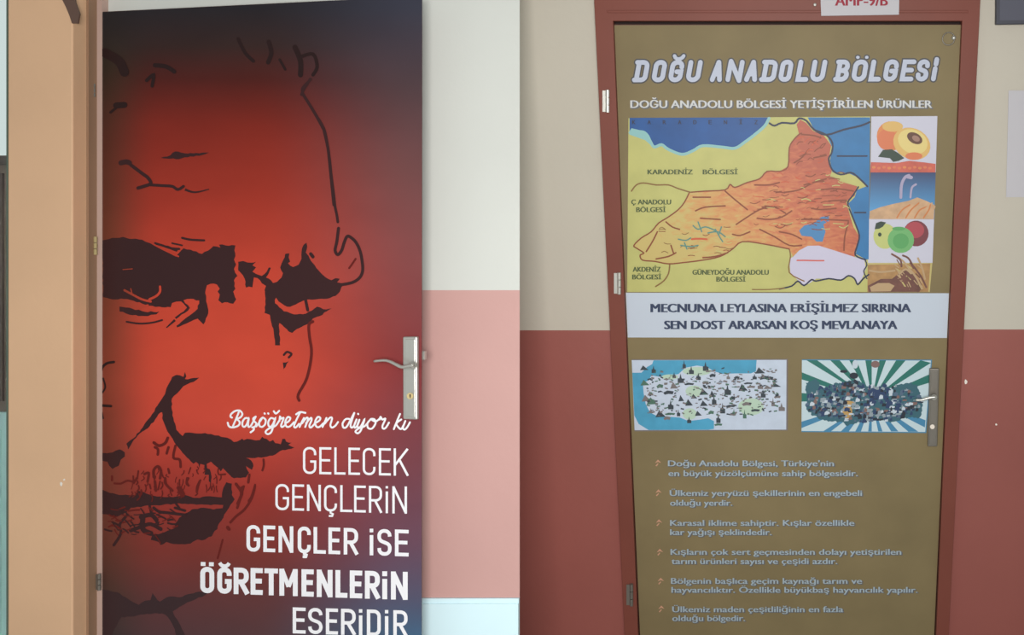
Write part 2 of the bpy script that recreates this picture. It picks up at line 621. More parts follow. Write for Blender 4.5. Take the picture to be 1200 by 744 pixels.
for yy, l_ in ((98, 16), (277, 22), (672, 20)):
    hinge(d1, LEAF, lx(yy) - 2.0, yy, yy + l_, .0038, m_brass if yy == 277 else m_steel_dull, .011, 4, -1, m_steel_dull)

hd = None
mb = MB()
mb.prism(LEAF, [(471.8, 394.5), (488.6, 394.2), (488.6, 492), (472, 491)], .012, .0115)
hd = mb.build('handle', m_metal, d1, bevel=.003)
mb = MB()
mb.prism(LEAF, [(474.4, 397.5), (486.2, 397.3), (486.2, 489), (474.6, 488.2)], .0136, .0022)
mb.build('handle_plate_panel', m_metal, hd, bevel=.0012)
mb = MB()
mb.tube([LEAF.at(484, 428, .012), LEAF.at(484, 428, .045)], .0085, seg=16)
pts = smoothline([(485, 427.6), (478, 429), (471, 430), (464, 427), (457, 423.6), (450, 422.2), (438.5, 423.2)], 4)
mb.tube([LEAF.at(x, y, .047) for x, y in pts], [.0062 - .0026 * i / (len(pts) - 1) for i in range(len(pts))], seg=12, flat=.8)
mb.build('lever', m_metal, hd, smooth=True)
mb = MB()
mb.tube([LEAF.at(480.5, 464, .012), LEAF.at(480.5, 464, .019)], .0075, seg=18)
cyl = mb.build('lock_cylinder', m_brass, hd)
mb = MB()
mb.prism(LEAF, [(479.9, 462), (481.1, 462), (481.1, 466.5), (479.9, 466.5)], .0195, .0006)
mb.build('keyhole', m_black, hd)
mb = MB()
e = rx(415)
mb.add([], [])
q0 = LEAF.at(e, 411.5, -.004)
q1 = LEAF.at(e, 421.5, -.004)
dd = Vector((ld.x, ld.y, 0)) * .006
nb = -LEAF.n * .016
mb.add([q0, q1, q1 + dd, q0 + dd, q0 + nb, q1 + nb, q1 + nb + dd * .4, q0 + nb + dd * .4],
       [[0, 1, 2, 3], [4, 7, 6, 5], [0, 4, 5, 1], [1, 5, 6, 2], [2, 6, 7, 3], [3, 7, 4, 0]])
mb.build('latch', m_metal, d1)


# ------------------------------------------------------------------ portrait poster on the left door
def ramp(nt, stops):
    r = nt.nodes.new('ShaderNodeValToRGB')
    el = r.color_ramp.elements
    while len(el) < len(stops): el.new(0.5)
    for e_, (p, c) in zip(el, stops):
        e_.position, e_.color = p, rgb(*c, KL)
    return r


def poster_red():
    m = bpy.data.materials.new('red_print_with_sheen')
    m.use_nodes = True
    nt = m.node_tree
    p = nt.nodes['Principled BSDF']
    p.inputs['Roughness'].default_value = .4
    p.inputs['Specular IOR Level'].default_value = .15
    uv = nt.nodes.new('ShaderNodeUVMap')
    sep = nt.nodes.new('ShaderNodeSeparateXYZ')
    nt.links.new(uv.outputs['UV'], sep.inputs[0])
    inv = nt.nodes.new('ShaderNodeMath'); inv.operation = 'SUBTRACT'
    inv.inputs[0].default_value = 1.0
    nt.links.new(sep.outputs['Y'], inv.inputs[1])
    Y = lambda py: py / 744.0
    mid = ramp(nt, [(Y(10), (42, 38, 42)), (Y(55), (56, 38, 36)), (Y(95), (80, 32, 28)), (Y(150), (126, 40, 30)), (Y(240), (160, 52, 38)), (Y(330), (192, 66, 48)),
                    (Y(430), (202, 72, 52)), (Y(500), (196, 70, 54)), (Y(580), (150, 52, 44)), (Y(650), (122, 52, 46)), (Y(705), (96, 54, 54)), (Y(744), (86, 56, 58))])
    lef_sheen = ramp(nt, [(Y(10), (42, 40, 44)), (Y(80), (52, 42, 34)), (Y(170), (86, 46, 36)), (Y(300), (110, 58, 42)), (Y(450), (134, 62, 46)),
                    (Y(540), (112, 56, 44)), (Y(640), (98, 54, 44)), (Y(700), (72, 54, 48)), (Y(744), (58, 50, 50))])  # brownish reflection along the hinge edge, painted into the print colour
    rig_sheen = ramp(nt, [(Y(10), (58, 58, 70)), (Y(100), (78, 60, 64)), (Y(200), (110, 70, 70)), (Y(300), (128, 70, 70)), (Y(430), (124, 52, 54)),
                    (Y(540), (116, 64, 72)), (Y(640), (100, 70, 86)), (Y(700), (82, 80, 102)), (Y(744), (66, 94, 122))])  # bluish reflected sheen at right and lower right, painted over the printed vignette
    for r in (mid, lef_sheen, rig_sheen):
        nt.links.new(inv.outputs[0], r.inputs['Fac'])

    def fac(a, b):
        q = nt.nodes.new('ShaderNodeMapRange')
        q.interpolation_type = 'SMOOTHSTEP'
        q.inputs['From Min'].default_value = a / 1200.0
        q.inputs['From Max'].default_value = b / 1200.0
        nt.links.new(sep.outputs['X'], q.inputs['Value'])
        return q
    a = nt.nodes.new('ShaderNodeMix'); a.data_type = 'RGBA'
    nt.links.new(fac(118, 190).outputs[0], a.inputs['Factor'])
    nt.links.new(lef_sheen.outputs[0], a.inputs['A'])
    nt.links.new(mid.outputs[0], a.inputs['B'])
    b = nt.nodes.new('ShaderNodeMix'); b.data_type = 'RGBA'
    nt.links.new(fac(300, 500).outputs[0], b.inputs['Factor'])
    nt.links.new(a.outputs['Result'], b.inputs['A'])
    nt.links.new(rig_sheen.outputs[0], b.inputs['B'])
    n = nt.nodes.new('ShaderNodeTexNoise')
    n.inputs['Scale'].default_value = 14
    n.inputs['Detail'].default_value = 3
    mr = nt.nodes.new('ShaderNodeMapRange')
    mr.inputs['To Min'].default_value = .88
    mr.inputs['To Max'].default_value = 1.12
    nt.links.new(uv.outputs['UV'], n.inputs['Vector'])
    nt.links.new(n.outputs['Fac'], mr.inputs['Value'])
    h = nt.nodes.new('ShaderNodeMix'); h.data_type = 'RGBA'; h.blend_type = 'MULTIPLY'
    h.inputs['Factor'].default_value = 1.0
    nt.links.new(b.outputs['Result'], h.inputs['A'])
    nt.links.new(mr.outputs[0], h.inputs['B'])
    nt.links.new(h.outputs['Result'], p.inputs['Base Color'])
    return m


m_print_sheen = poster_red()
m_dark = mat('dark_maroon_print', rgb(58, 34, 35, KL), .4, spec=.15)
m_dark2 = mat('maroon_line_print', rgb(98, 32, 28, KL), .4, spec=.15)
m_smoke = mat('faint_hair_print', rgb(44, 28, 28, KL), .4, spec=.15)
m_letter = mat('white_lettering', rgb(238, 236, 240, KL), .4)

port = tag(empty('portrait_poster', LEAF.at(300, 744, .001)), 'tall red and black face poster with white lettering on the left door', 'poster')
mb = MB()
PB = LB - 8
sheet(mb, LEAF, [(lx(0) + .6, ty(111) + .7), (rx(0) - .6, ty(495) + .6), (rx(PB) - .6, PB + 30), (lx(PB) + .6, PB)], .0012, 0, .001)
mb.build('printed_sheet', m_print_sheen, port)

o1, o2, o3 = .0014, .0018, .0022
face = MB()
inkr = random.Random(5)


def ink(pts, amp=.75, step=3.2):
    out = []
    for i, p in enumerate(pts):
        q = pts[(i + 1) % len(pts)]
        L = math.hypot(q[0] - p[0], q[1] - p[1])
        n = max(1, int(L / step))
        nx, ny = -(q[1] - p[1]) / max(L, 1e-6), (q[0] - p[0]) / max(L, 1e-6)
        out.append(p)
        for k in range(1, n):
            e = inkr.uniform(-amp, amp)
            t = k / n
            out.append((max(111.8, p[0] + (q[0] - p[0]) * t + nx * e), p[1] + (q[1] - p[1]) * t + ny * e))
    return out


P_ = lambda z, pts, off=o1, mi=0: face.poly(LEAF, ink(Z(*z, pts)), off, mi)
FM = [m_dark, m_print_sheen, m_dark2, m_smoke, mat('chin_print', rgb(60, 42, 44, KL), .4, spec=.15)]
_k = [0]


def S_(z, pts, wd, off=o2, mi=0, taper=None):
    _k[0] += 1
    face.stroke(LEAF, smoothline(Z(*z, pts), 4), wd, off + (_k[0] % 20) * 1.5e-5, mi, taper=taper)


zA = (100, 260, 6)
# brow and eye
P_(zA, [(120, 130), (190, 112), (265, 105), (330, 120), (400, 125), (470, 155), (520, 185), (590, 220), (640, 245), (690, 185), (740, 195), (820, 225), (880, 190), (900, 170), (950, 182),
        (940, 160), (985, 165), (1055, 165), (1048, 200), (1055, 240), (1045, 265), (1060, 300), (1045, 330), (1070, 380), (1045, 410), (1055, 470), (1040, 490),
        (1060, 545), (1040, 575), (1000, 565), (960, 572), (935, 550), (945, 510), (930, 490), (945, 470), (925, 440), (880, 435), (855, 445), (845, 480), (850, 560),
        (865, 640), (830, 720), (810, 700), (790, 680), (740, 700), (690, 722), (645, 742), (640, 730), (690, 690), (750, 645), (790, 610), (800, 552), (740, 540), (692, 550),
        (640, 560), (610, 570), (600, 600), (540, 600), (470, 590), (400, 575), (340, 555), (270, 542), (190, 545), (125, 530)])
P_(zA, [(690, 550), (735, 605), (700, 640), (640, 682), (628, 672), (690, 630), (715, 602), (668, 556)], o1 + .00002)
P_(zA, [(240, 595), (330, 610), (420, 632), (520, 630), (500, 650), (420, 662), (330, 656), (240, 630)], o1 + .00004)
S_(zA, [(290, 702), (380, 715), (470, 708), (540, 690)], 2.2)
S_(zA, [(680, 112), (740, 125), (835, 130)], 2.6)
S_(zA, [(490, 150), (540, 165), (600, 185), (660, 190)], 2.6)
S_(zA, [(575, 175), (640, 200)], 3)
S_(zA, [(610, 150), (680, 165)], 2)
S_(zA, [(630, 690), (570, 744)], 3, taper=(1, .4))
# light hairlines inside the dark eye
for pts, wd in (([(525, 455), (525, 490), (500, 520), (450, 545)], 2.8), ([(275, 480), (340, 515), (400, 545), (460, 560)], 2.6), ([(320, 470), (330, 510)], 1.4),
                ([(360, 612), (420, 590), (440, 585)], 2.0), ([(440, 625), (480, 610)], 1.4), ([(450, 140), (540, 190), (655, 243)], 1.8), ([(265, 335), (330, 330)], 1.2)):
    S_(zA, pts, wd, o3, 1)

face.build('eye_and_brow_print', FM, port)
face = MB()
# nose and the shadow under it
zB = (260, 240, 6)
P_(zB, [(115, 400), (150, 395), (180, 405), (240, 400), (215, 425), (240, 440), (215, 470), (240, 485), (280, 500), (315, 470), (330, 440), (345, 442), (325, 490), (310, 510), (345, 530),
        (360, 550), (390, 540), (420, 510), (430, 480), (410, 440), (430, 390), (445, 345), (475, 340), (470, 370), (480, 400), (465, 410), (500, 437), (540, 420), (560, 380),
        (560, 330), (575, 280), (595, 265), (600, 290), (590, 335), (610, 360), (640, 410), (680, 460), (730, 510), (770, 530), (800, 515), (830, 520), (810, 545), (860, 550),
        (840, 580), (830, 610), (800, 640), (740, 660), (660, 665), (610, 665), (560, 680), (520, 700), (480, 717), (440, 707), (400, 680), (380, 652), (360, 690),
        (400, 720), (430, 742), (470, 790), (430, 800), (370, 790), (300, 760), (305, 680), (300, 600), (310, 570), (280, 550), (250, 515), (225, 510), (215, 580), (190, 575),
        (170, 582), (160, 520), (130, 475), (115, 460)], o1 + .00006)
S_(zB, [(840, 562), (920, 545), (970, 510), (990, 460), (985, 390), (970, 320), (940, 260), (900, 225), (878, 225), (858, 270), (842, 320), (815, 350), (796, 320), (808, 260), (820, 165)], 3.6)
S_(zB, [(815, 120), (808, 70), (795, 10), (788, -60), (770, -200), (755, -340), (728, -500), (700, -570), (664, -625)], 3.2)
S_(zB, [(560, -775), (575, -810), (600, -850), (622, -885)], 3.4)
S_((300, 0, 3.75), [(204, 410), (260, 500), (298, 570)], 3.6)
S_((300, 0, 3.75), [(204, 405), (206, 385), (240, 350)], 3.2)
S_((300, 0, 3.75), [(298, 570), (316, 650), (326, 740), (342, 900)], 3.6)
S_(zB, [(625, 345), (640, 365)], 4)
S_(zB, [(895, 445), (920, 410), (940, 380)], 2.4, mi=2)
zC = (290, 330, 4.957)
P_(zC, [(100, 60), (130, 190), (160, 340), (160, 370), (190, 370), (185, 240), (240, 290), (260, 298), (300, 270), (360, 240), (380, 215), (420, 200), (490, 155), (440, 160), (405, 145),
        (340, 185), (270, 190), (210, 172), (160, 125), (150, 60)], o1 + .00008)
S_(zC, [(335, 95), (350, 165)], 3.6)
S_(zC, [(380, 232), (357, 250), (360, 320), (372, 420), (345, 560), (295, 655), (300, 690)], 3.4, mi=2)
S_(zC, [(212, 425), (230, 408), (255, 420), (240, 440)], 2.6)
P_(zC, [(205, 470), (240, 462), (222, 495), (210, 508)], o1)

face.build('nose_print', FM, port)
face = MB()
# forehead
zD = (100, 160, 6)
P_(zD, [(530, 150), (600, 130), (630, 105), (720, 120), (780, 115), (870, 112), (800, 136), (720, 146), (640, 160)])
S_(zD, [(250, 185), (285, 178), (310, 184)], 6)
S_(zD, [(320, 200), (400, 260), (440, 290), (460, 330), (410, 350), (370, 362)], 4)
S_(zD, [(460, 340), (540, 345), (610, 350), (650, 372), (690, 350)], 3.4)
S_(zD, [(700, 372), (770, 392), (870, 370)], 3, taper=(1, .4))
zE = (110, 0, 3.077)
for pts, wd in (([(520, 140), (545, 190), (575, 220)], 4), ([(630, 150), (640, 190), (628, 225)], 5), ([(725, 170), (745, 220), (745, 270)], 6), ([(745, 205), (790, 195), (805, 240), (790, 270)], 4),
                ([(190, 290), (215, 270), (210, 310)], 4), ([(220, 235), (260, 240), (290, 258)], 5), ([(40, 190), (90, 220), (110, 260)], 11), ([(80, 380), (110, 378)], 7), ([(60, 405), (85, 385)], 3), ([(670, 215), (690, 250)], 3)):
    hs = MB()
    face, keep = hs, face
    S_(zE, pts, wd, mi=3)
    face = keep
    hs.build('hair_strand', FM, port)

face.build('forehead_lines', FM, port)
face = MB()
# fold beside the nose, moustache
zF = (100, 420, 6)
P_(zF, [(700, 95), (710, 125), (700, 145), (800, 135), (780, 152), (720, 180), (690, 195), (640, 250), (610, 280), (605, 340), (620, 420), (640, 500), (680, 570), (740, 660), (790, 720), (760, 740),
        (700, 680), (640, 610), (590, 530), (560, 470), (540, 420), (540, 378), (528, 380), (490, 430), (440, 490), (380, 530), (330, 590), (300, 640), (288, 600), (340, 560), (390, 500), (440, 430),
        (470, 390), (520, 310), (560, 250), (580, 190), (610, 130), (640, 115), (690, 130)], o1 + .00004)
zG = (200, 495, 7.833)
P_(zG, [(110, 125), (130, 95), (200, 95), (370, 105), (440, 120), (520, 140), (580, 180), (640, 160), (655, 148), (670, 162), (700, 150), (740, 155), (780, 165), (820, 160), (840, 130), (855, 145), (880, 150), (910, 175),
        (940, 160), (960, 190), (1010, 200), (1025, 150), (1050, 150), (1060, 175), (1110, 185), (1080, 205), (1135, 230), (1080, 245), (1000, 265), (960, 295), (860, 318), (690, 325), (740, 350), (760, 400), (745, 435), (720, 420),
        (690, 400), (700, 430), (720, 460), (690, 505), (640, 510), (580, 512), (540, 480), (500, 440), (480, 420), (460, 450), (440, 420), (400, 390), (370, 360), (330, 380), (335, 420), (360, 430),
        (375, 500), (370, 560), (350, 540), (350, 480), (310, 480), (310, 390), (270, 380), (265, 420), (255, 380), (210, 330), (160, 330), (150, 290), (80, 220), (20, 160), (40, 60)], o1 + .00008)
for pts, wd in (([(150, 510), (145, 560), (165, 580)], 2.4), ([(272, 530), (255, 580), (240, 640)], 2.2), ([(380, 590), (376, 620)], 2), ([(852, 340), (855, 390), (842, 440)], 2.6),
                ([(775, 572), (745, 670), (715, 720)], 2.4), ([(600, 565), (650, 640), (640, 690), (615, 744)], 3.6), ([(722, 480), (712, 550)], 3), ([(455, 480), (500, 475)], 2.2), ([(655, 600), (650, 660)], 4)):
    S_(zG, pts, wd, mi=2)
zH = (110, 495, 8.264)
P_(zH, [(70, 300), (180, 290), (250, 260), (300, 290), (300, 330), (260, 360), (240, 420), (180, 450), (150, 420), (130, 380), (60, 360)])
for pts, wd in (([(430, 470), (420, 540)], 2), ([(490, 500), (530, 490), (520, 570)], 3), ([(580, 530), (580, 460), (620, 425), (650, 470), (640, 540)], 3.2), ([(590, 570), (600, 660)], 3.2), ([(690, 540), (700, 600), (760, 660)], 3),
                ([(640, 570), (622, 650)], 2), ([(200, 590), (260, 592), (320, 565), (380, 570), (420, 540)], 2.4), ([(830, 640), (860, 700)], 6), ([(915, 540), (900, 575), (912, 605)], 2.6), ([(1025, 565), (1000, 620), (995, 670)], 2.4),
                ([(580, 195), (630, 225), (690, 200), (715, 150)], 3.4), ([(590, 240), (620, 260), (618, 310)], 3), ([(722, 240), (705, 300)], 3), ([(790, 225), (770, 340), (830, 360), (840, 430)], 3), ([(720, 450), (730, 490)], 2.6),
                ([(175, 520), (175, 560)], 2.4), ([(540, 600), (550, 640)], 2), ([(380, 520), (385, 580)], 2)):
    S_(zH, pts, wd, mi=2)
for i in range(60):
    x, y = inkr.uniform(150, 262), inkr.uniform(545, 580)
    if y < 620 - (x - 150) * .1 - 60 and x < 165: continue
    L = inkr.uniform(3, 9)
    S_((0, 0, 1), [(x, y), (x + inkr.uniform(-1.5, 1.5), y + L * .5), (x + inkr.uniform(-3, 2), y + L)], inkr.uniform(.9, 2.0), mi=2)
face.build('moustache_print', FM, port)
face = MB()
# mouth
zI = (110, 570, 6)
P_(zI, [(45, 20), (110, 45), (200, 60), (290, 60), (310, 30), (370, 50), (420, 65), (470, 70), (560, 75), (640, 60), (700, 80), (830, 70), (900, 76), (910, 10), (930, -30), (970, -20), (970, 60), (990, 90), (950, 150), (930, 180), (910, 220),
        (880, 260), (868, 300), (850, 312), (830, 350), (760, 380), (730, 372), (680, 402), (620, 405), (540, 400), (510, 390), (470, 412), (455, 390), (400, 375), (410, 340), (470, 330), (520, 310), (570, 290), (570, 262), (600, 220), (640, 190), (690, 160), (750, 150), (840, 162), (905, 152), (910, 130),
        (800, 128), (700, 124), (560, 122), (440, 132), (380, 132), (330, 145), (260, 150), (230, 180), (190, 200), (150, 222), (110, 200), (50, 190)], o1 + .00002)
for pts, wd in (([(420, 150), (460, 178), (520, 185), (640, 200)], 3.4), ([(345, 210), (345, 300), (400, 330)], 6), ([(390, 130), (410, 200), (450, 260)], 3), ([(230, 205), (180, 270), (190, 330), (140, 412)], 3.2),
                ([(260, 310), (340, 280), (400, 265), (470, 300)], 4.4), ([(330, 215), (400, 200), (440, 235)], 5), ([(130, 250), (170, 270)], 2.4), ([(570, 150), (640, 170)], 3), ([(560, 100), (600, 150)], 2.6)):
    S_(zI, pts, wd)
for pts, wd in (([(1052, 0), (1030, 80), (1008, 150)], 3), ([(1132, 0), (1110, 80), (1060, 160), (1000, 210), (960, 252)], 3), ([(940, 288), (950, 300)], 4), ([(905, 375), (888, 440), (870, 505)], 2.2)):
    S_(zI, pts, wd, mi=2)
for i in range(46):
    x, y = inkr.uniform(122, 205), inkr.uniform(594, 628)
    L = inkr.uniform(5, 13)
    a = inkr.uniform(-.5, 1.0)
    S_((0, 0, 1), [(x, y), (x + L * .5 * math.cos(a), y + L * .5 * math.sin(a) + inkr.uniform(-1, 1)), (x + L * math.cos(a), y + L * math.sin(a))], inkr.uniform(1.0, 2.4), mi=0 if i % 2 else 2)
face.build('mouth_print', FM, port)
face = MB()
# chin, shadow at the lower left
zJ = (110, 660, 8)
P_(zJ, [(75, 240), (160, 262), (240, 280), (300, 320), (360, 360), (420, 390), (480, 350), (530, 345), (550, 280), (580, 320), (620, 360), (680, 320), (740, 310), (800, 320), (880, 290), (960, 270), (1080, 262), (1040, 300),
        (900, 360), (800, 410), (740, 450), (760, 500), (800, 560), (840, 640), (900, 760), (800, 760), (760, 620), (730, 560), (690, 500), (640, 470), (560, 470), (440, 480), (340, 500), (260, 505), (220, 570), (180, 640), (165, 760), (80, 760)], o1, 4)
face.build('chin_print', FM, port)
face = MB()
# cheek marks by the hinge edge
for pts, wd in (([(200, 25), (150, 35), (115, 70), (105, 130)], 3), ([(105, 330), (180, 335)], 3), ([(125, 140), (140, 200), (120, 240)], 2), ([(110, 360), (125, 420)], 2)):
    face = MB()
    S_(zF, pts, wd, mi=3)
    face.build('cheek_line', FM, port)

# lettering
zs1 = (340, 515, 7.5)


def zx(z, spec):
    return [(c, z[0] + a / z[2], z[0] + b / z[2]) for c, a, b in spec]


LO = .0016
mb = MB()
letters(mb, LEAF, zx((340, 515, 7.5), [('G', 113, 230), ('E', 256, 362), ('L', 388, 487), ('E', 512, 614), ('C', 638, 750), ('E', 780, 885), ('K', 910, 1040)]), 355, 478, 523.6, 525.6, 555.2, 557.6, 2.7, LO)
mb.build('lettering_line', m_letter, port)
mb = MB()
letters(mb, LEAF, [('G', 322.7, 338.8)] + zx((340, 515, 7.5), [('E', 18, 122), ('N', 148, 270), ('Ç', 298, 412), ('L', 440, 547), ('E', 562, 665), ('R', 692, 808), ('İ', 838, 862), ('N', 898, 1027)]), 322, 478, 567, 570, 597.5, 602, 2.8, LO)
mb.build('lettering_line', m_letter, port)
mb = MB()
letters(mb, LEAF, zx((225, 605, 7.443), [('G', 475, 595), ('E', 622, 726), ('N', 755, 884), ('Ç', 922, 1036)]) + zx((360, 605, 5.35), [('L', 40, 117), ('E', 133, 207), ('R', 229, 319), ('İ', 386, 420), ('S', 440, 529), ('E', 550, 636)]), 289, 478, 615, 620.8, 646, 652, 4.2, LO)
mb.build('lettering_line', m_letter, port)
mb = MB()
letters(mb, LEAF, zx((225, 605, 7.443), [('Ö', 72, 194), ('Ğ', 220, 346), ('R', 363, 495), ('E', 511, 617), ('T', 632, 750), ('M', 762, 922), ('E', 955, 1062)]) + zx((360, 605, 5.35), [('N', 60, 159), ('L', 177, 252), ('E', 267, 345), ('R', 362, 455), ('İ', 467, 505), ('N', 525, 630)]), 235, 478, 664, 670, 694.6, 703, 5.7, LO)
mb.build('lettering_line', m_letter, port)
mb = MB()
letters(mb, LEAF, [('E', 343, 358.2)] + zx((360, 605, 5.35), [('S', 6, 96), ('E', 117, 193), ('R', 212, 304), ('İ', 318, 352), ('D', 374, 461), ('İ', 481, 515), ('R', 540, 629)]), 343, 478, 711.6, 715.4, 742, 746.4, 4.0, LO)
mb.build('lettering_line', m_letter, port)

# handwritten line
mb = MB()
z1, z2 = (255, 470, 8.276), (380, 470, 10)
hand = [
    (z1, [(205, 108), (180, 170), (150, 240)]), (z1, [(98, 210), (112, 245), (150, 255), (200, 238), (215, 208), (198, 183), (180, 175), (220, 158), (240, 125), (215, 92), (170, 96), (132, 125), (125, 150), (140, 160)]),
    (z1, [(302, 168), (268, 165), (242, 200), (242, 238), (262, 248), (285, 220), (302, 168), (296, 215), (300, 248), (325, 235), (370, 150)]),
    (z1, [(370, 150), (346, 168), (352, 192), (374, 215), (364, 245), (335, 255)]), (z1, [(350, 255), (350, 278), (320, 302)]),
    (z1, [(375, 245), (405, 205), (432, 163), (408, 190), (405, 235), (430, 250), (460, 225), (466, 182), (440, 160), (432, 165)]), (z1, [(455, 118), (458, 122)]), (z1, [(490, 118), (493, 122)]),
    (z1, [(548, 172), (516, 165), (492, 200), (496, 240), (520, 245), (545, 205), (560, 165), (540, 240), (520, 300), (486, 320), (465, 297), (500, 265), (560, 240), (600, 185)]), (z1, [(545, 98), (566, 120), (597, 94)]),
    (z1, [(600, 190), (606, 150), (615, 170), (640, 165), (616, 235), (630, 250), (655, 230)]),
    (z1, [(655, 215), (690, 195), (705, 165), (680, 155), (657, 200), (668, 245), (700, 245), (740, 205)]),
    (z1, [(802, 108), (770, 170), (742, 238), (758, 255), (790, 220)]), (z1, [(762, 128), (800, 106), (852, 114)]),
    (z1, [(795, 250), (815, 205), (838, 163)]), (z1, [(820, 215), (862, 162), (876, 176), (850, 250)]), (z1, [(858, 215), (902, 164), (912, 182), (890, 238), (905, 255), (940, 222)]),
    (z1, [(940, 215), (985, 190), (996, 162), (970, 155), (946, 200), (957, 245), (987, 250), (1025, 215)]),
    (z1, [(1018, 250), (1056, 163)]), (z1, [(1038, 218), (1088, 162), (1110, 168), (1094, 230), (1108, 256), (1140, 240), (1168, 203)]),
    (z2, [(292, 208), (250, 212), (215, 262), (226, 310), (260, 302), (298, 240), (352, 138)]), (z2, [(352, 138), (325, 220), (308, 285), (322, 310), (350, 285), (378, 215)]),
    (z2, [(378, 215), (350, 288), (362, 310), (390, 280), (412, 218)]), (z2, [(396, 148), (399, 153)]),
    (z2, [(412, 218), (388, 285), (402, 310), (432, 290), (472, 213), (432, 335), (395, 376), (366, 356), (400, 322), (470, 295), (500, 265)]),
    (z2, [(548, 210), (506, 260), (515, 315), (560, 320), (600, 262), (590, 215), (548, 210), (600, 238), (650, 205)]),
    (z2, [(650, 215), (660, 185), (680, 215), (716, 208), (682, 290), (692, 322), (722, 310), (758, 252)]),
    (z2, [(888, 150), (850, 240), (815, 328)]), (z2, [(902, 215), (845, 262), (880, 318), (905, 322), (935, 270)]),
    (z2, [(950, 232), (922, 312), (944, 332), (975, 300), (1004, 248)]),
]
for i, (z, pts) in enumerate(hand):
    mb.stroke(LEAF, smoothline(Z(*z, pts), 5), 2.2, LO + i * 1e-5)
mb.build('handwritten_line', m_letter, port)

# ------------------------------------------------------------------ right door
d2 = tag(empty('door_2', RIGHT.at(922, BY)), 'right door closed in its red-brown frame, covered by a gold map poster', 'door', kind='structure')
d2.location.z = 0
mb = MB()
y0 = 28.5
mb.prism(RIGHT, [(OL(y0) + .6, y0), (OR(y0) - .6, y0), (OR(BY) - .6, BY - 2), (OL(BY) + .6, BY - 2)], .003, .02)
mb.build('leaf', m_door, d2, bevel=.001)
for ya, yb, cx, mm in ((105, 132, 711, m_metal), (319, 345, 724.5, m_metal), (684, 710, 739, m_steel_dull)):
    hinge(d2, RIGHT, cx + 1, ya, yb, .0055, mm, .028, 6, -1)
mb = MB()
mb.prism(RIGHT, [(1089.4, 432), (1101, 432), (1098.6, 523.5), (1087.2, 523.5)], .016, .0115)
hd2 = mb.build('handle', m_steel_dull, d2, bevel=.003)
mb = MB()
mb.prism(RIGHT, [(1091.2, 435), (1099, 435), (1096.8, 520.5), (1089.4, 520.5)], .0172, .0016)
mb.build('handle_plate_panel', m_steel_dull, hd2, bevel=.001)
mb = MB()
mb.tube([RIGHT.at(1094.6, 465.5, .015), RIGHT.at(1094.6, 465.5, .05)], .009, seg=16)
pts = smoothline([(1096, 465.2), (1091, 465.6), (1085, 467), (1080, 468.6), (1073, 468.8)], 4)
mb.tube([RIGHT.at(x, y, .052) for x, y in pts], [.0066 - .0022 * i / (len(pts) - 1) for i in range(len(pts))], seg=12, flat=.8)
mb.build('lever', m_metal, hd2, smooth=True)
mb = MB()
mb.tube([RIGHT.at(1092.6, 500, .016), RIGHT.at(1092.6, 500, .021)], .007, seg=16)
mb.build('lock_cylinder', m_steel_dull, hd2)

# ------------------------------------------------------------------ region poster on the right door
GO = .0045
m_gold = mat('gold_print', rgb(127, 112, 80, KR), .55, spec=.2, mottle=.09, mscale=5)
m_tl = mat('pale_lilac_print', rgb(178, 183, 199, KR), .5)
m_tlo = mat('title_outline_print', rgb(62, 60, 62, KR), .5)
m_sub = mat('pale_grey_print', rgb(196, 196, 196, KR), .5)
m_shadow = mat('grey_print', rgb(92, 92, 96, KR), .5)
m_band = mat('white_band_print', rgb(188, 196, 208, KR), .5)
m_navy = mat('navy_print', rgb(44, 56, 84, KR), .5)
m_pale = mat('pale_blue_print', rgb(160, 174, 182, KR), .5)
m_bul = mat('salmon_print', rgb(196, 146, 118, KR), .5)

reg = tag(empty('region_poster', RIGHT.at(922, 744, GO)), 'gold regional poster with map, photos and text on the right door', 'poster')
mb = MB()
RBm = BY - 4
sheet(mb, RIGHT, [(OL(30) + 1.2, 29.6), (OR(30) - 1.2, 29.2), (OR(RBm) - 1.2, RBm), (OL(RBm) + 1.2, RBm)], GO, 0, .0012)
mb.build('printed_sheet', m_gold, reg)
g1, g2, g3, g4, g5 = GO + .0003, GO + .0007, GO + .0013, GO + .0020, GO + .0025

# title
tz = zx((730, 50, 6.316), [('D', 84, 198), ('O', 213, 327), ('Ğ', 336, 456), ('U', 466, 588), ('A', 646, 752), ('N', 762, 898), ('A', 900, 1012), ('D', 1026, 1148)]) + \
    zx((910, 50, 5.4545), [('O', 12, 108), ('L', 124, 220), ('U', 214, 322), ('B', 376, 474), ('Ö', 478, 588), ('L', 590, 684), ('G', 680, 784), ('E', 790, 892), ('S', 888, 982), ('İ', 978, 1046)])
mb = MB()
letters(mb, RIGHT, tz, 743, 1100, 70.4, 69.6, 96.4, 95.2, 5.5, g1, slant=.18, mi=1, grow=3.2)
letters(mb, RIGHT, tz, 743, 1100, 70.4, 69.6, 96.4, 95.2, 5.5, g3, slant=.18, mi=0)
mb.build('title', [m_tl, m_tlo], reg)
mb = MB()
text(mb, RIGHT, 'DOĞU ANADOLU BÖLGESİ YETİŞTİRİLEN ÜRÜNLER', 739.5, 1092.5, 126.8, 9.6, g1, .9, 1, .7, .9)
text(mb, RIGHT, 'DOĞU ANADOLU BÖLGESİ YETİŞTİRİLEN ÜRÜNLER', 739, 1092, 126.4, 9.4, g2, .45, 0)
mb.build('subtitle', [m_sub, m_shadow], reg)

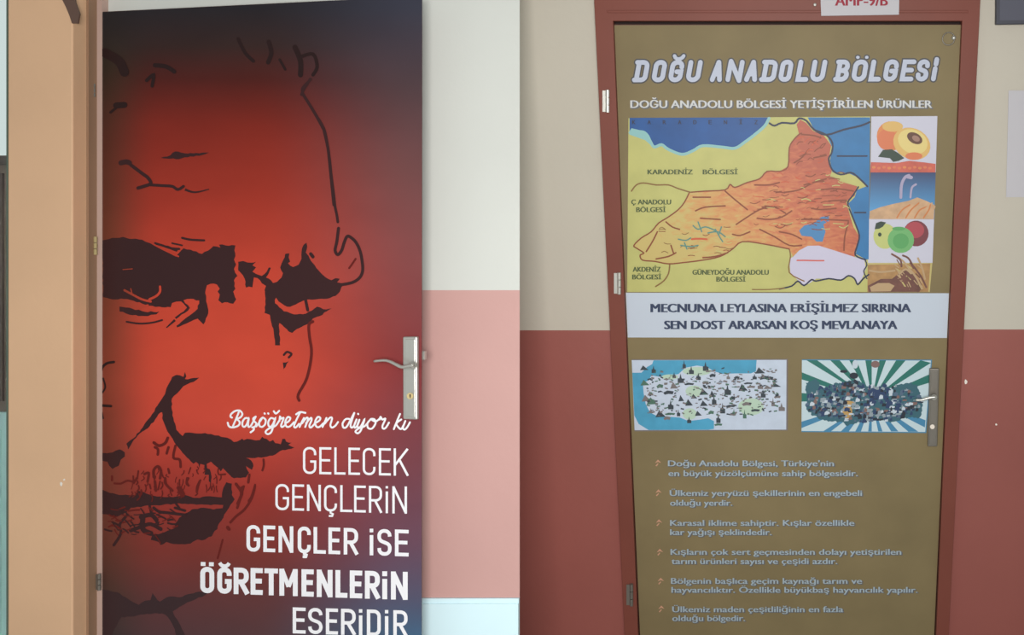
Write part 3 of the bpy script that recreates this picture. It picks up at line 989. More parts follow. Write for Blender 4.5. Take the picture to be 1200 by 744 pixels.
# map
m_land = mat('yellow_green_print', rgb(182, 178, 106, KR), .5, mottle=.06, mscale=14)
m_sea = mat('deep_blue_print', rgb(22, 76, 138, KR), .5, mottle=.14, mscale=16)
m_shore = mat('pale_turquoise_print', rgb(134, 180, 178, KR), .5)
m_sea2 = mat('east_blue_print', rgb(38, 108, 160, KR), .5, mottle=.1, mscale=18)
m_brd = mat('border_black_print', rgb(34, 38, 62, KR), .5)
m_brn = mat('brown_line_print', rgb(128, 92, 48, KR), .5)
m_rid = mat('ridge_brown_print', rgb(128, 62, 34, KR), .5)
m_lake = mat('lake_blue_print', rgb(66, 124, 172, KR), .5)
m_lil = mat('lilac_white_print', rgb(192, 186, 206, KR), .5)
m_grn = mat('dark_green_print', rgb(70, 84, 46, KR), .5)
m_riv = mat('river_teal_print', rgb(84, 132, 120, KR), .5)
m_hot = mat('orange_red_print', rgb(192, 84, 50, KR), .5, mottle=.12, mscale=20)
m_pinkp = mat('rose_print', rgb(200, 92, 82, KR), .5)


def relief():
    m = bpy.data.materials.new('orange_relief_print')
    m.use_nodes = True
    nt = m.node_tree
    p = nt.nodes['Principled BSDF']
    p.inputs['Roughness'].default_value = .5
    uv = nt.nodes.new('ShaderNodeUVMap')
    mp = nt.nodes.new('ShaderNodeMapping')
    mp.inputs['Scale'].default_value = (60, 95, 1)
    n = nt.nodes.new('ShaderNodeTexNoise')
    n.inputs['Scale'].default_value = 1.6
    n.inputs['Detail'].default_value = 6
    n.inputs['Distortion'].default_value = .8
    nt.links.new(uv.outputs['UV'], mp.inputs['Vector'])
    nt.links.new(mp.outputs[0], n.inputs['Vector'])
    sep = nt.nodes.new('ShaderNodeSeparateXYZ')
    nt.links.new(uv.outputs['UV'], sep.inputs[0])
    # lowlands (yellow) lie to the south-west of the printed region, high ground (red) to the north-east
    a = nt.nodes.new('ShaderNodeMath'); a.operation = 'MULTIPLY_ADD'
    a.inputs[1].default_value = 3.6
    a.inputs[2].default_value = -2.52
    nt.links.new(sep.outputs['X'], a.inputs[0])
    b = nt.nodes.new('ShaderNodeMath'); b.operation = 'MULTIPLY_ADD'
    b.inputs[1].default_value = 2.0
    b.inputs[2].default_value = -1.22
    nt.links.new(sep.outputs['Y'], b.inputs[0])
    c = nt.nodes.new('ShaderNodeMath'); c.operation = 'ADD'
    nt.links.new(a.outputs[0], c.inputs[0]); nt.links.new(b.outputs[0], c.inputs[1])
    d = nt.nodes.new('ShaderNodeMath'); d.operation = 'MULTIPLY_ADD'
    d.inputs[1].default_value = .75
    nt.links.new(n.outputs['Fac'], d.inputs[0]); nt.links.new(c.outputs[0], d.inputs[2])
    r = nt.nodes.new('ShaderNodeValToRGB')
    el = r.color_ramp.elements
    st = [(.3, (190, 168, 98)), (.5, (198, 146, 82)), (.68, (196, 120, 70)), (.85, (186, 96, 58)), (1.0, (170, 78, 50))]
    while len(el) < len(st): el.new(.5)
    for e_, (q, col) in zip(el, st):
        e_.position, e_.color = q, rgb(*col, KR)
    nt.links.new(d.outputs[0], r.inputs['Fac'])
    nt.links.new(r.outputs['Color'], p.inputs['Base Color'])
    return m


m_rel = relief()
zM = (740, 130, 3.461)
M_ = lambda pts: Z(*zM, pts)
mb = MB()
mats_map = [m_land, m_sea, m_shore, m_sea2, m_brd, m_brn, m_rel, m_rid, m_lake, m_lil, m_grn, m_riv, m_hot, m_pinkp]
sheet(mb, RIGHT, [(736.5, 138.5), (1020, 136.5), (1016.5, 342), (735, 342)], g1, 0, .0004)
mb.poly(RIGHT, M_([(-8, 28), (560, 26), (540, 60), (500, 95), (460, 125), (420, 150), (370, 146), (290, 140), (250, 160), (205, 175), (150, 155), (120, 135), (90, 145), (75, 120), (60, 95), (-8, 88)]), g2, 1)
mb.stroke(RIGHT, smoothline(M_([(-6, 88), (40, 84), (62, 96), (76, 122), (92, 146), (122, 137), (150, 156), (205, 176), (250, 161), (290, 141), (370, 147), (420, 151), (460, 126), (500, 96), (540, 61), (558, 30)]), 4), 3.4, g2 + .0001, 2)
mb.poly(RIGHT, M_([(-8, 82), (0, 70), (35, 78), (70, 110), (80, 140), (55, 118), (-8, 96)]), g2 + .00016, 2)
mb.poly(RIGHT, M_([(715, 26), (740, 75), (790, 95), (815, 150), (805, 200), (815, 248), (880, 252), (920, 270), (955, 305), (915, 320), (905, 350), (880, 375), (890, 400), (905, 450), (925, 510), (910, 580), (950, 602), (962, 602), (968, 26)]), g2, 3)
mb.poly(RIGHT, M_([(670, 55), (685, 35), (710, 50), (735, 80), (780, 100), (810, 140), (800, 195), (812, 245), (805, 265), (860, 290), (915, 305), (905, 345), (870, 365), (885, 420), (900, 470), (925, 510), (910, 560), (905, 592), (840, 571), (760, 546), (715, 548),
                   (680, 565), (655, 590), (640, 560), (600, 550), (540, 540), (490, 530), (450, 530), (410, 560), (360, 590), (290, 605), (210, 615), (150, 620), (95, 610), (45, 605), (35, 580), (50, 575), (20, 555), (10, 545), (40, 515), (80, 490), (110, 455), (150, 430),
                   (190, 400), (215, 370), (235, 330), (300, 325), (380, 320), (400, 298), (420, 310), (470, 290), (520, 275), (550, 245), (600, 245), (635, 225), (640, 150), (660, 115), (680, 95)]), g3, 6)
mb.poly(RIGHT, M_([(655, 592), (680, 566), (715, 547), (760, 546), (840, 571), (945, 605), (950, 640), (935, 680), (915, 702), (905, 680), (880, 670), (850, 685), (800, 680), (750, 680), (720, 700), (700, 706), (680, 690), (645, 660), (640, 600)]), g3 + .0001, 9)
mb.poly(RIGHT, M_([(680, 485), (700, 465), (740, 455), (770, 430), (800, 425), (803, 445), (778, 460), (787, 490), (775, 530), (750, 530), (730, 510), (690, 506)]), g3 + .0002, 8)
bk = [0]


def ms(pts, wd, mi, lay=g4, sub=3):
    bk[0] += 1
    mb.stroke(RIGHT, smoothline(M_(pts), sub), wd, lay + bk[0] * 4e-6, mi)


ms([(560, 50), (580, 60), (610, 48), (660, 50), (680, 30), (710, 40), (740, 75), (790, 97), (860, 76), (930, 60), (966, 45)], 2.2, 4)
ms([(750, 80), (790, 97), (815, 130), (812, 170), (800, 195), (815, 240), (850, 258), (890, 250), (920, 270), (957, 306)], 2.0, 4)
ms([(920, 308), (900, 340), (878, 370), (885, 400), (905, 450), (924, 505), (916, 545), (908, 585), (950, 604)], 1.8, 4)
ms([(600, 722), (650, 710), (675, 690), (700, 708), (730, 684), (748, 690), (800, 680), (850, 686), (880, 668), (905, 680), (918, 704), (940, 680), (962, 664)], 1.8, 4)
ms([(945, 600), (955, 625), (942, 650), (955, 680)], 1.4, 4)
ms([(835, 183), (955, 183)], 1.6, 4)
ms([(905, 412), (950, 412)], 1.6, 4)
ms([(0, 325), (20, 300), (50, 292), (100, 300), (150, 300), (190, 315), (240, 330)], 1.6, 5)
ms([(155, 625), (150, 660), (130, 690), (98, 712)], 1.6, 5)
ms([(640, 560), (645, 590), (640, 655), (700, 690)], 1.4, 5)
ms([(490, 724), (560, 724), (620, 718)], 1.2, 5)
ms([(235, 330), (300, 325), (380, 320), (400, 298), (420, 310), (470, 290), (520, 275), (550, 245), (600, 245), (635, 225), (640, 150), (660, 115), (680, 95), (690, 90)], 1.5, 7)
ms([(235, 330), (215, 370), (190, 400), (150, 430), (110, 455), (80, 490), (40, 515), (10, 545), (20, 556), (50, 576), (35, 585), (45, 605), (95, 610), (150, 620), (210, 615), (290, 605), (360, 590), (410, 560), (450, 530), (540, 540), (640, 560)], 1.5, 7)
for pts in ([(105, 490), (85, 530), (60, 570)], [(140, 450), (165, 470), (195, 480)], [(250, 350), (320, 350)], [(260, 405), (300, 390), (380, 385)], [(380, 325), (420, 360), (470, 400)], [(425, 460), (470, 430), (520, 400), (560, 390)],
            [(510, 435), (560, 440), (610, 430), (650, 405)], [(530, 390), (580, 390), (625, 415)], [(520, 480), (580, 510), (640, 545), (690, 545)], [(690, 440), (780, 440), (880, 445)], [(880, 450), (865, 510), (862, 565)], [(660, 210), (690, 190), (720, 155)],
            [(690, 95), (740, 100), (770, 110)], [(500, 300), (560, 300), (600, 290)], [(620, 330), (680, 320), (740, 290), (780, 285)], [(700, 300), (790, 275)], [(740, 190), (790, 180)], [(770, 320), (830, 315), (900, 325)], [(800, 365), (870, 362)],
            [(280, 435), (360, 440)], [(290, 595), (340, 590), (390, 575)], [(100, 600), (150, 590), (180, 575)], [(160, 545), (170, 575)], [(730, 395), (770, 400), (830, 395)], [(600, 490), (650, 500), (690, 520)], [(410, 500), (440, 505), (480, 490)]):
    ms(pts, 1.7, 7)
rnd = random.Random(4)
for _ in range(110):
    x, y = rnd.uniform(480, 860), rnd.uniform(250, 480)
    if y < 330 and x < 560: continue
    L = rnd.uniform(14, 45)
    ms([(x, y), (x + L / 2, y + rnd.uniform(-6, 6)), (x + L, y + rnd.uniform(-6, 6))], rnd.uniform(.6, 1.2), rnd.choice((7, 7, 12, 0)), g4 - .0002)
for _ in range(26):
    x, y = rnd.uniform(80, 420), rnd.uniform(470, 590)
    ms([(x, y), (x + 12, y + rnd.uniform(-5, 5)), (x + 26, y + rnd.uniform(-5, 5))], .8, rnd.choice((7, 5, 0)), g4 - .0002)
for _ in range(22):
    x, y = rnd.uniform(650, 780), rnd.uniform(110, 240)
    ms([(x, y), (x + 10, y - rnd.uniform(0, 12)), (x + 24, y - rnd.uniform(0, 20))], .9, rnd.choice((7, 7, 12)), g4 - .0002)
for pts in ([(250, 465), (270, 480), (300, 470), (340, 485)], [(270, 450), (285, 490)], [(310, 495), (350, 490), (380, 510)], [(340, 480), (360, 515), (370, 530)], [(190, 520), (220, 525), (240, 515)], [(200, 545), (240, 550), (270, 545)],
            [(215, 535), (225, 560)], [(365, 470), (355, 500)]):
    ms(pts, 1.5, 11)
ms([(245, 520), (275, 518), (305, 520)], 2.2, 12)
ms([(672, 606), (700, 606), (745, 607), (780, 607)], 1.6, 13)
for s_, a, b, base in (('KARADENİZ', 66, 248, 257), ('BÖLGESİ', 290, 430, 257), ('Ç ANADOLU', 0, 160, 379), ('BÖLGESİ', 20, 138, 410), ('AKDENİZ', 6, 118, 652), ('BÖLGESİ', 4, 120, 683), ('GÜNEYDOĞU ANADOLU', 248, 556, 664), ('BÖLGESİ', 345, 462, 692)):
    (x0, yb), (x1, _) = M_([(a, base), (b, base)])
    text(mb, RIGHT, s_, x0, x1, yb, 6.0, g5, .35, 10)
for i, ch in enumerate('KARADENİZ'):
    x = 741 + i * 17.9
    text(mb, RIGHT, ch, x, x + 3.6, 145.5, 5.0, g5, .2, 4)
mb.build('region_map', mats_map, reg)

# four small photographs down the right side
m_pw = mat('photo_white', rgb(192, 190, 204, KR), .5)
m_ap1 = mat('apricot_orange', rgb(204, 124, 70, KR), .5, mottle=.12, mscale=25)
m_ap2 = mat('apricot_red', rgb(204, 112, 72, KR), .5)
m_ap3 = mat('apricot_yellow', rgb(208, 168, 96, KR), .5)
m_ap4 = mat('apricot_flesh', rgb(214, 192, 120, KR), .5)
m_pit = mat('pit_brown', rgb(92, 56, 40, KR), .5)
m_pit2 = mat('pit_light', rgb(150, 112, 96, KR), .5)
m_leafp = mat('leaf_dark_green', rgb(40, 58, 44, KR), .5)
m_strip = mat('strip_red', rgb(188, 88, 72, KR), .5, mottle=.15, mscale=40)
mb = MB()
x0, x1 = 1020.5, 1098.5
sheet(mb, RIGHT, [(1021, 136.5), (1098.5, 136), (1096.6, 202), (1020, 202)], g1 + .0003, 0, .0004)
za = (1000, 120, 6.2)
E_ = lambda z, cx, cy, rx_, ry_, rot=0: ellipse(z[0] + cx / z[2], z[1] + cy / z[2], rx_ / z[2], ry_ / z[2], 22, rot)
mb.poly(RIGHT, E_(za, 270, 245, 100, 108), g2 + .0002, 1)
mb.poly(RIGHT, E_(za, 245, 270, 72, 76), g2 + .0003, 2)
mb.poly(RIGHT, E_(za, 285, 175, 76, 38), g2 + .0004, 3)
mb.poly(RIGHT, E_(za, 425, 300, 140, 112, .45), g3 + .0001, 3)
mb.poly(RIGHT, E_(za, 432, 285, 112, 86, .45), g3 + .0002, 4)
mb.poly(RIGHT, E_(za, 440, 390, 62, 28), g3 + .0003, 2)
mb.poly(RIGHT, E_(za, 446, 260, 60, 38, .5), g3 + .0004, 5)
mb.poly(RIGHT, E_(za, 455, 262, 30, 20, .5), g3 + .0005, 6)
mb.poly(RIGHT, Z(*za, [(180, 395), (215, 345), (280, 340), (330, 370), (370, 405), (330, 425), (290, 432), (265, 405), (220, 400)]), g4, 7)
mb.poly(RIGHT, [(1020.6, 190), (1050, 191), (1066, 188.5), (1085, 190.5), (1096.4, 192), (1096.2, 202), (1020, 202)], g4, 8)
for i in range(12):
    xx = 1024 + i * 6
    mb.poly(RIGHT, ellipse(xx, 196 + (i % 2), 2.2, 1.6, 10), g4 + .0001, 2 if i % 3 else 1)
mb.build('apricot_photo', [m_pw, m_ap1, m_ap2, m_ap3, m_ap4, m_pit, m_pit2, m_leafp, m_strip], reg)


def sky_print():
    m = bpy.data.materials.new('blue_sky_print')
    m.use_nodes = True
    nt = m.node_tree
    uv = nt.nodes.new('ShaderNodeUVMap')
    sep = nt.nodes.new('ShaderNodeSeparateXYZ')
    r = nt.nodes.new('ShaderNodeValToRGB')
    mr = nt.nodes.new('ShaderNodeMapRange')
    mr.inputs['From Min'].default_value = 1 - 202 / 744
    mr.inputs['From Max'].default_value = 1 - 246 / 744
    nt.links.new(uv.outputs[0], sep.inputs[0])
    nt.links.new(sep.outputs['Y'], mr.inputs['Value'])
    nt.links.new(mr.outputs[0], r.inputs['Fac'])
    r.color_ramp.elements[0].color = rgb(34, 52, 96, KR)
    r.color_ramp.elements[1].color = rgb(70, 140, 190, KR)
    nt.links.new(r.outputs[0], nt.nodes['Principled BSDF'].inputs['Base Color'])
    return m


m_wh1 = mat('wheat_sand', rgb(190, 152, 116, KR), .5, mottle=.15, mscale=40)
m_wh2 = mat('wheat_orange', rgb(192, 118, 66, KR), .5)
m_wh3 = mat('wheat_pale', rgb(160, 150, 176, KR), .5)
mb = MB()
sheet(mb, RIGHT, [(1020.2, 202), (1096.5, 202), (1094.8, 257), (1018.5, 257)], g1 + .0003, 0, .0004)
mb.poly(RIGHT, Z(1000, 120, 6.2, [(120, 790), (200, 760), (300, 735), (400, 715), (465, 690), (530, 715), (590, 745), (585, 848), (115, 848)]), g2 + .0002, 1)
for i in range(9):
    xx = 1046 + i * 5.2
    mb.stroke(RIGHT, smoothline([(xx, 255), (xx + 6, 246), (xx + 15 if i < 7 else xx + 8, 238 + (i % 3) * 2)], 4), 1.8, g3 + i * 1e-5, 2 if i % 2 else 1)
mb.stroke(RIGHT, smoothline(Z(1000, 120, 6.2, [(345, 690), (350, 600), (375, 545), (405, 530)]), 4), 3.4, g3 + .0002, 3)
mb.stroke(RIGHT, smoothline(Z(1000, 120, 6.2, [(395, 540), (420, 545)]), 4), 4.2, g3 + .00022, 3)
mb.stroke(RIGHT, smoothline(Z(1000, 120, 6.2, [(415, 690), (425, 620), (455, 595)]), 4), 2.4, g3 + .00021, 3)
mb.build('wheat_photo', [sky_print(), m_wh1, m_wh2, m_wh3], reg)

m_agr = mat('apple_green', rgb(104, 166, 100, KR), .5)
m_agr2 = mat('apple_deep_green', rgb(82, 152, 86, KR), .5)
m_aye = mat('apple_yellow_green', rgb(182, 186, 112, KR), .5)
m_are = mat('apple_red', rgb(164, 62, 72, KR), .5)
m_are2 = mat('apple_dark_red', rgb(112, 48, 56, KR), .5)
zb_ = (1000, 230, 6.2)
mb = MB()
sheet(mb, RIGHT, [(1018.4, 256.6), (1094.6, 256.4), (1092.8, 308), (1017, 308)], g1 + .0003, 0, .0004)
mb.poly(RIGHT, E_(zb_, 455, 270, 92, 94), g2 + .0002, 4)
mb.poly(RIGHT, E_(zb_, 445, 245, 70, 60), g2 + .0003, 5)
mb.poly(RIGHT, E_(zb_, 230, 290, 84, 92), g2 + .0004, 3)
mb.poly(RIGHT, E_(zb_, 345, 318, 96, 94), g3, 1)
mb.poly(RIGHT, E_(zb_, 345, 325, 58, 56), g3 + .0001, 2)
mb.poly(RIGHT, Z(*zb_, [(155, 240), (165, 195), (200, 182), (238, 190), (215, 220), (190, 235)]), g3 + .0002, 6)
mb.poly(RIGHT, E_(zb_, 192, 278, 13, 15), g3 + .0003, 6)
mb.poly(RIGHT, E_(zb_, 330, 235, 48, 14), g3 + .0003, 2)
mb.build('apple_photo', [m_pw, m_agr, m_agr2, m_aye, m_are2, m_are, m_leafp], reg)

m_nu1 = mat('field_yellow', rgb(184, 168, 106, KR), .5)
m_nu2 = mat('field_brown', rgb(164, 124, 76, KR), .5, mottle=.2, mscale=40)
m_nu3 = mat('seed_brown', rgb(104, 64, 54, KR), .5, mottle=.2, mscale=50)
m_nu4 = mat('seed_pale', rgb(176, 146, 108, KR), .5)
mb = MB()
sheet(mb, RIGHT, [(1017, 308), (1092.6, 308), (1089.5, 342), (1016.4, 342)], g1 + .0003, 0, .0004)
mb.poly(RIGHT, Z(*zb_, [(105, 498), (560, 488), (545, 694), (102, 694)]), g2 + .0002, 1)
mb.poly(RIGHT, Z(*zb_, [(105, 650), (200, 600), (280, 600), (330, 560), (400, 520), (460, 600), (500, 660), (480, 694), (110, 694)]), g2 + .0003, 2)
mb.poly(RIGHT, Z(*zb_, [(120, 660), (180, 630), (260, 630), (300, 650), (270, 690), (130, 692)]), g2 + .0004, 3)
for i in range(26):
    x, y = rnd.uniform(290, 490), rnd.uniform(450, 640)
    a = rnd.uniform(.5, 1.2)
    mb.stroke(RIGHT, Z(*zb_, [(x, y), (x + 45 * math.cos(a), y + 45 * math.sin(a))]), rnd.uniform(.8, 1.8), g3 - .0002 + i * 5e-6, rnd.choice((3, 3, 2, 0)), caps=False)
for i, pts in enumerate(([(300, 430), (360, 470), (400, 520)], [(360, 430), (400, 450), (430, 500)], [(400, 520), (450, 580), (500, 670)], [(430, 500), (490, 580), (530, 660)], [(340, 560), (380, 530), (420, 560)],
                         [(350, 660), (420, 670), (470, 690)], [(470, 450), (500, 520), (520, 600)], [(310, 620), (350, 600), (420, 620)], [(120, 540), (200, 550), (300, 540)], [(280, 420), (340, 460), (350, 510)])):
    mb.stroke(RIGHT, smoothline(Z(*zb_, pts), 4), 2.2, g3 + i * 1e-5, 3 if i % 2 == 0 else 2)
mb.build('harvest_photo', [m_nu1, m_nu2, m_nu3, m_nu4], reg)

# white band with the couplet
mb = MB()
sheet(mb, RIGHT, [(OL(343) + 1.6, 343), (OR(343) - 1.6, 343.6), (OR(396) - 1.6, 396), (OL(396) + 1.6, 395.4)], g1, 0, .0004)
bnd = mb.build('verse_band', m_band, reg)
mb = MB()
text(mb, RIGHT, 'MECNUNA LEYLASINA ERİŞİLMEZ SIRRINA', 763, 1067, 365.8, 10.4, g3, .85)
text(mb, RIGHT, 'SEN DOST ARARSAN KOŞ MEVLANAYA', 779, 1051, 385.6, 10.4, g3, .85)
mb.build('verse_lettering', m_navy, bnd)

# picture of the country map with little landmarks
m_pb = mat('map_pale_blue_grey', rgb(190, 200, 216, KR), .5, mottle=.05, mscale=30)
m_cy = mat('map_cyan', rgb(72, 152, 186, KR), .5, mottle=.1, mscale=20)
m_ic1 = mat('landmark_dark', rgb(54, 62, 70, KR), .5)
m_ic2 = mat('landmark_green', rgb(74, 108, 92, KR), .5)
m_ic3 = mat('landmark_brown', rgb(116, 108, 108, KR), .5)
m_ic4 = mat('landmark_pale_green', rgb(178, 200, 180, KR), .5)
zp = (730, 410, 6)
mb = MB()
mb.prism(RIGHT, Z(*zp, [(62, 66), (1160, 64), (1160, 566), (82, 572)]), g1 + .0001, .0005, 5)
mb.poly(RIGHT, Z(*zp, [(62, 72), (1150, 70), (1148, 560), (82, 564)]), g2, 0)
mb.poly(RIGHT, Z(*zp, [(215, 73), (940, 71), (935, 150), (900, 165), (800, 165), (700, 168), (640, 150), (590, 120), (520, 110), (440, 125), (390, 170), (330, 180), (270, 190), (200, 180), (180, 215), (140, 230), (145, 300), (160, 380), (190, 440), (250, 470), (320, 470), (400, 475), (460, 500), (540, 490), (600, 480), (640, 500), (640, 555), (600, 561), (180, 563), (110, 520), (80, 460), (66, 160), (130, 160), (170, 120), (205, 100)]), g2 + .0002, 1)
for cx, cy, a, b in ((500, 290, 60, 40), (470, 450, 50, 40), (900, 400, 90, 60), (520, 150, 100, 30), (330, 190, 60, 18)):
    mb.poly(RIGHT, E_(zp, cx, cy, a, b), g2 + .0003, 4)
ic = [(150, 130), (215, 140), (155, 235), (260, 255), (195, 310), (205, 365), (320, 300), (335, 390), (265, 455), (330, 450), (390, 445), (310, 480), (410, 345), (465, 375), (480, 145), (530, 190), (465, 240), (430, 105), (580, 120),
      (630, 180), (580, 230), (570, 300), (630, 315), (640, 355), (570, 380), (530, 450), (465, 495), (620, 440), (670, 485), (670, 525), (700, 415), (755, 395), (770, 340), (735, 285), (800, 195), (845, 270), (900, 260), (925, 190), (965, 150),
      (965, 255), (1020, 265), (1035, 200), (1075, 250), (985, 310), (1085, 330), (1055, 370), (1115, 405), (870, 380), (930, 425), (855, 455), (405, 205), (360, 255), (165, 345), (195, 430), (360, 180), (740, 190), (880, 235), (780, 440), (990, 195), (500, 330)]
rnd = random.Random(9)
for i, (x, y) in enumerate(ic):
    a, b = rnd.uniform(20, 42), rnd.uniform(15, 32)
    t = rnd.random()
    mi = rnd.choice((2, 2, 2, 3, 5))
    if t < .4:
        sh = [(x - a, y + b * .6), (x - a * .3, y - b), (x + a * .2, y - b * .4), (x + a, y + b * .5)]
    elif t < .7:
        sh = [(x - a * .5, y + b), (x - a * .5, y - b * .2), (x - a * .2, y - b * .2), (x, y - b * 1.4), (x + a * .2, y - b * .2), (x + a * .6, y), (x + a * .6, y + b)]
    else:
        sh = [(x - a, y), (x - a * .2, y - b * .5), (x + a, y - b * .3), (x + a * .8, y + b * .4), (x, y + b * .3), (x - a * .7, y + b * .5)]
    mb.poly(RIGHT, Z(*zp, sh), g3 + i * 4e-6, mi)
for i in range(330):
    x, y = rnd.uniform(165, 1090), rnd.uniform(130 if i % 2 else 190, 460)
    mb.stroke(RIGHT, Z(*zp, [(x, y), (x + rnd.uniform(8, 26), y + rnd.uniform(-9, 9))]), rnd.uniform(.6, 2.0), g3 + .0005 + i * 3e-6, rnd.choice((5, 5, 3, 2)), caps=False)
mb.build('landmark_map_picture', [m_pb, m_cy, m_ic1, m_ic2, m_ic4, m_ic3], reg)

# picture of a town in front of green rays
m_rw = mat('ray_white', rgb(188, 206, 212, KR), .5)
m_rg = mat('ray_green', rgb(36, 108, 98, KR), .5)
m_rb = mat('ray_blue', rgb(66, 128, 164, KR), .5)
m_t = [mat('town_' + n_, rgb(*c_, KR), .5) for n_, c_ in (('navy', (42, 62, 98)), ('slate', (80, 102, 124)), ('grey', (140, 152, 160)), ('ochre', (182, 146, 88)), ('teal', (54, 96, 108)), ('black', (36, 42, 54)), ('white', (190, 200, 210)), ('rust', (124, 96, 92)))]
zt_ = (930, 410, 5.95)
mb = MB()
quad = Z(*zt_, [(58, 72), (958, 74), (918, 572), (55, 565)])
mb.prism(RIGHT, [(quad[0][0], quad[0][1] - 1), (quad[1][0] + 1.2, quad[1][1] - 1), (quad[2][0] + 1.2, quad[2][1] + 1.2), (quad[3][0], quad[3][1] + 1.2)], g1 + .0001, .0005, 2)
mb.poly(RIGHT, quad, g2, 0)


def clip(poly, cl):
    def inside(p, a, b): return (b[0] - a[0]) * (p[1] - a[1]) - (b[1] - a[1]) * (p[0] - a[0]) >= 0

    def inter(p, q, a, b):
        x1_, y1_, x2_, y2_ = *p, *q
        x3, y3, x4, y4 = *a, *b
        d = (x1_ - x2_) * (y3 - y4) - (y1_ - y2_) * (x3 - x4)
        t = ((x1_ - x3) * (y3 - y4) - (y1_ - y3) * (x3 - x4)) / d
        return (x1_ + t * (x2_ - x1_), y1_ + t * (y2_ - y1_))
    out = poly
    for i in range(len(cl)):
        a, b = cl[i], cl[(i + 1) % len(cl)]
        inp, out = out, []
        for j in range(len(inp)):
            p, q = inp[j - 1], inp[j]
            if inside(q, a, b):
                if not inside(p, a, b): out.append(inter(p, q, a, b))
                out.append(q)
            elif inside(p, a, b): out.append(inter(p, q, a, b))
        if not out: return []
    return out


cx, cy = 930 + 545 / 5.95, 410 + 350 / 5.95
upper = [(75, 120), (235, 290), (395, 450), (500, 540), (605, 660), (720, 790), (880, 960)]     # green rays at the top edge (pairs below)
for a, b in (((90, 72), (165, 72)), ((255, 72), (322, 72)), ((388, 72), (440, 72)), ((500, 72), (545, 72)), ((598, 72), (645, 72)), ((715, 72), (782, 72)), ((885, 72), (958, 90)), ((958, 165), (958, 225)), ((55, 155), (55, 205)), ((55, 300), (55, 360))):
    t1 = Z(*zt_, [a, b])
    p = clip([(cx, cy), t1[0], t1[1]], quad) if True else None
    if len(p) > 2: mb.poly(RIGHT, p, g2 + .0001 + a[0] * 1e-7, 1)
for a, b in (((55, 500), (55, 545)), ((205, 568), (260, 568)), ((330, 568), (385, 568)), ((430, 568), (470, 568)), ((520, 568), (545, 568)), ((590, 568), (620, 568)), ((680, 568), (730, 568)), ((800, 570), (870, 570)), ((920, 490), (915, 540))):
    t1 = Z(*zt_, [a, b])
    p = clip([(cx, cy), t1[0], t1[1]], quad)
    if len(p) < 3: p = clip([(cx, cy), t1[1], t1[0]], quad)
    if len(p) > 2: mb.poly(RIGHT, p, g2 + .0001 + a[0] * 1e-7, 2)
mb.poly(RIGHT, ink(Z(*zt_, [(85, 230), (150, 200), (200, 260), (280, 260), (340, 220), (400, 215), (460, 215), (520, 255), (600, 255), (680, 265), (740, 240), (790, 230), (860, 240), (885, 300), (895, 400), (880, 470), (800, 470), (700, 500), (600, 495), (530, 480), (450, 500), (380, 530), (330, 500), (230, 490), (130, 460), (90, 400)]), 1.6, 2.0), g3, 7)
rnd = random.Random(21)
for i in range(520):
    a = rnd.uniform(0, 2 * math.pi)
    q = math.sqrt(rnd.random())
    x, y = 490 + 405 * q * math.cos(a), 362 + 140 * q * math.sin(a)
    if y < 250 and not (280 < x < 470 or 700 < x < 860): y += 60
    s1, s2 = rnd.uniform(6, 20), rnd.uniform(5, 17)
    mi = rnd.choice((3, 3, 4, 4, 5, 5, 7, 8, 8, 9, 10))
    if 500 < x < 680 and y < 400 and rnd.random() < .5: mi = 3
    mb.poly(RIGHT, Z(*zt_, [(x - s1, y + s2), (x - s1 * .8, y - s2 * .5), (x - s1 * .1, y - s2 * rnd.uniform(.6, 1.5)), (x + s1, y - s2 * .4), (x + s1 * .9, y + s2 * .8)]), g3 + .0002 + i * 2e-6, mi)
for i, (x, y, a, b, mi) in enumerate(((375, 430, 34, 48, 6), (385, 375, 40, 20, 6), (580, 310, 60, 40, 3), (545, 375, 14, 14, 9), (690, 430, 30, 16, 9), (230, 360, 40, 10, 9), (430, 100, 20, 30, 9), (420, 180, 30, 22, 8), (350, 150, 26, 10, 8), (570, 100, 30, 24, 10), (400, 240, 40, 20, 8))):
    mb.poly(RIGHT, E_(zt_, x, y, a, b), g4 + i * 1e-5, mi)
mb.build('town_picture', [m_rw, m_rg, m_rb] + m_t, reg)

# bullet paragraphs
paras = [
    ((770.5, 541), [('Doğu Anadolu Bölgesi, Türkiye\'nin', 783, 977, 546.2), ('en büyük yüzölçümüne sahip bölgesidir.', 783.5, 1005, 557.8)]),
    ((771, 576), [('Ülkemiz yeryüzü şekillerinin en engebeli', 785, 1010, 581.0), ('olduğu yerdir.', 785.5, 858, 592.4)]),
    ((771.6, 611), [('Karasal iklime sahiptir. Kışlar özellikle', 785.5, 1001, 616.0), ('kar yağışı şeklindedir.', 785.5, 904, 626.8)]),
    ((772.6, 645.5), [('Kışların çok sert geçmesinden dolayı yetiştirilen', 786, 1056, 650.0), ('tarım ürünleri sayısı ve çeşidi azdır.', 787, 981, 660.8)]),
    ((773.6, 679.5), [('Bölgenin başlıca geçim kaynağı tarım ve', 786.5, 1010, 684.0), ('hayvancılıktır. Özellikle büyükbaş hayvancılık yapılır.', 787, 1075, 694.4)]),
    ((774.4, 712), [('Ülkemiz maden çeşitliliğinin en fazla', 788, 988, 717.2), ('olduğu bölgedir.', 788, 873, 727.6)]),
]
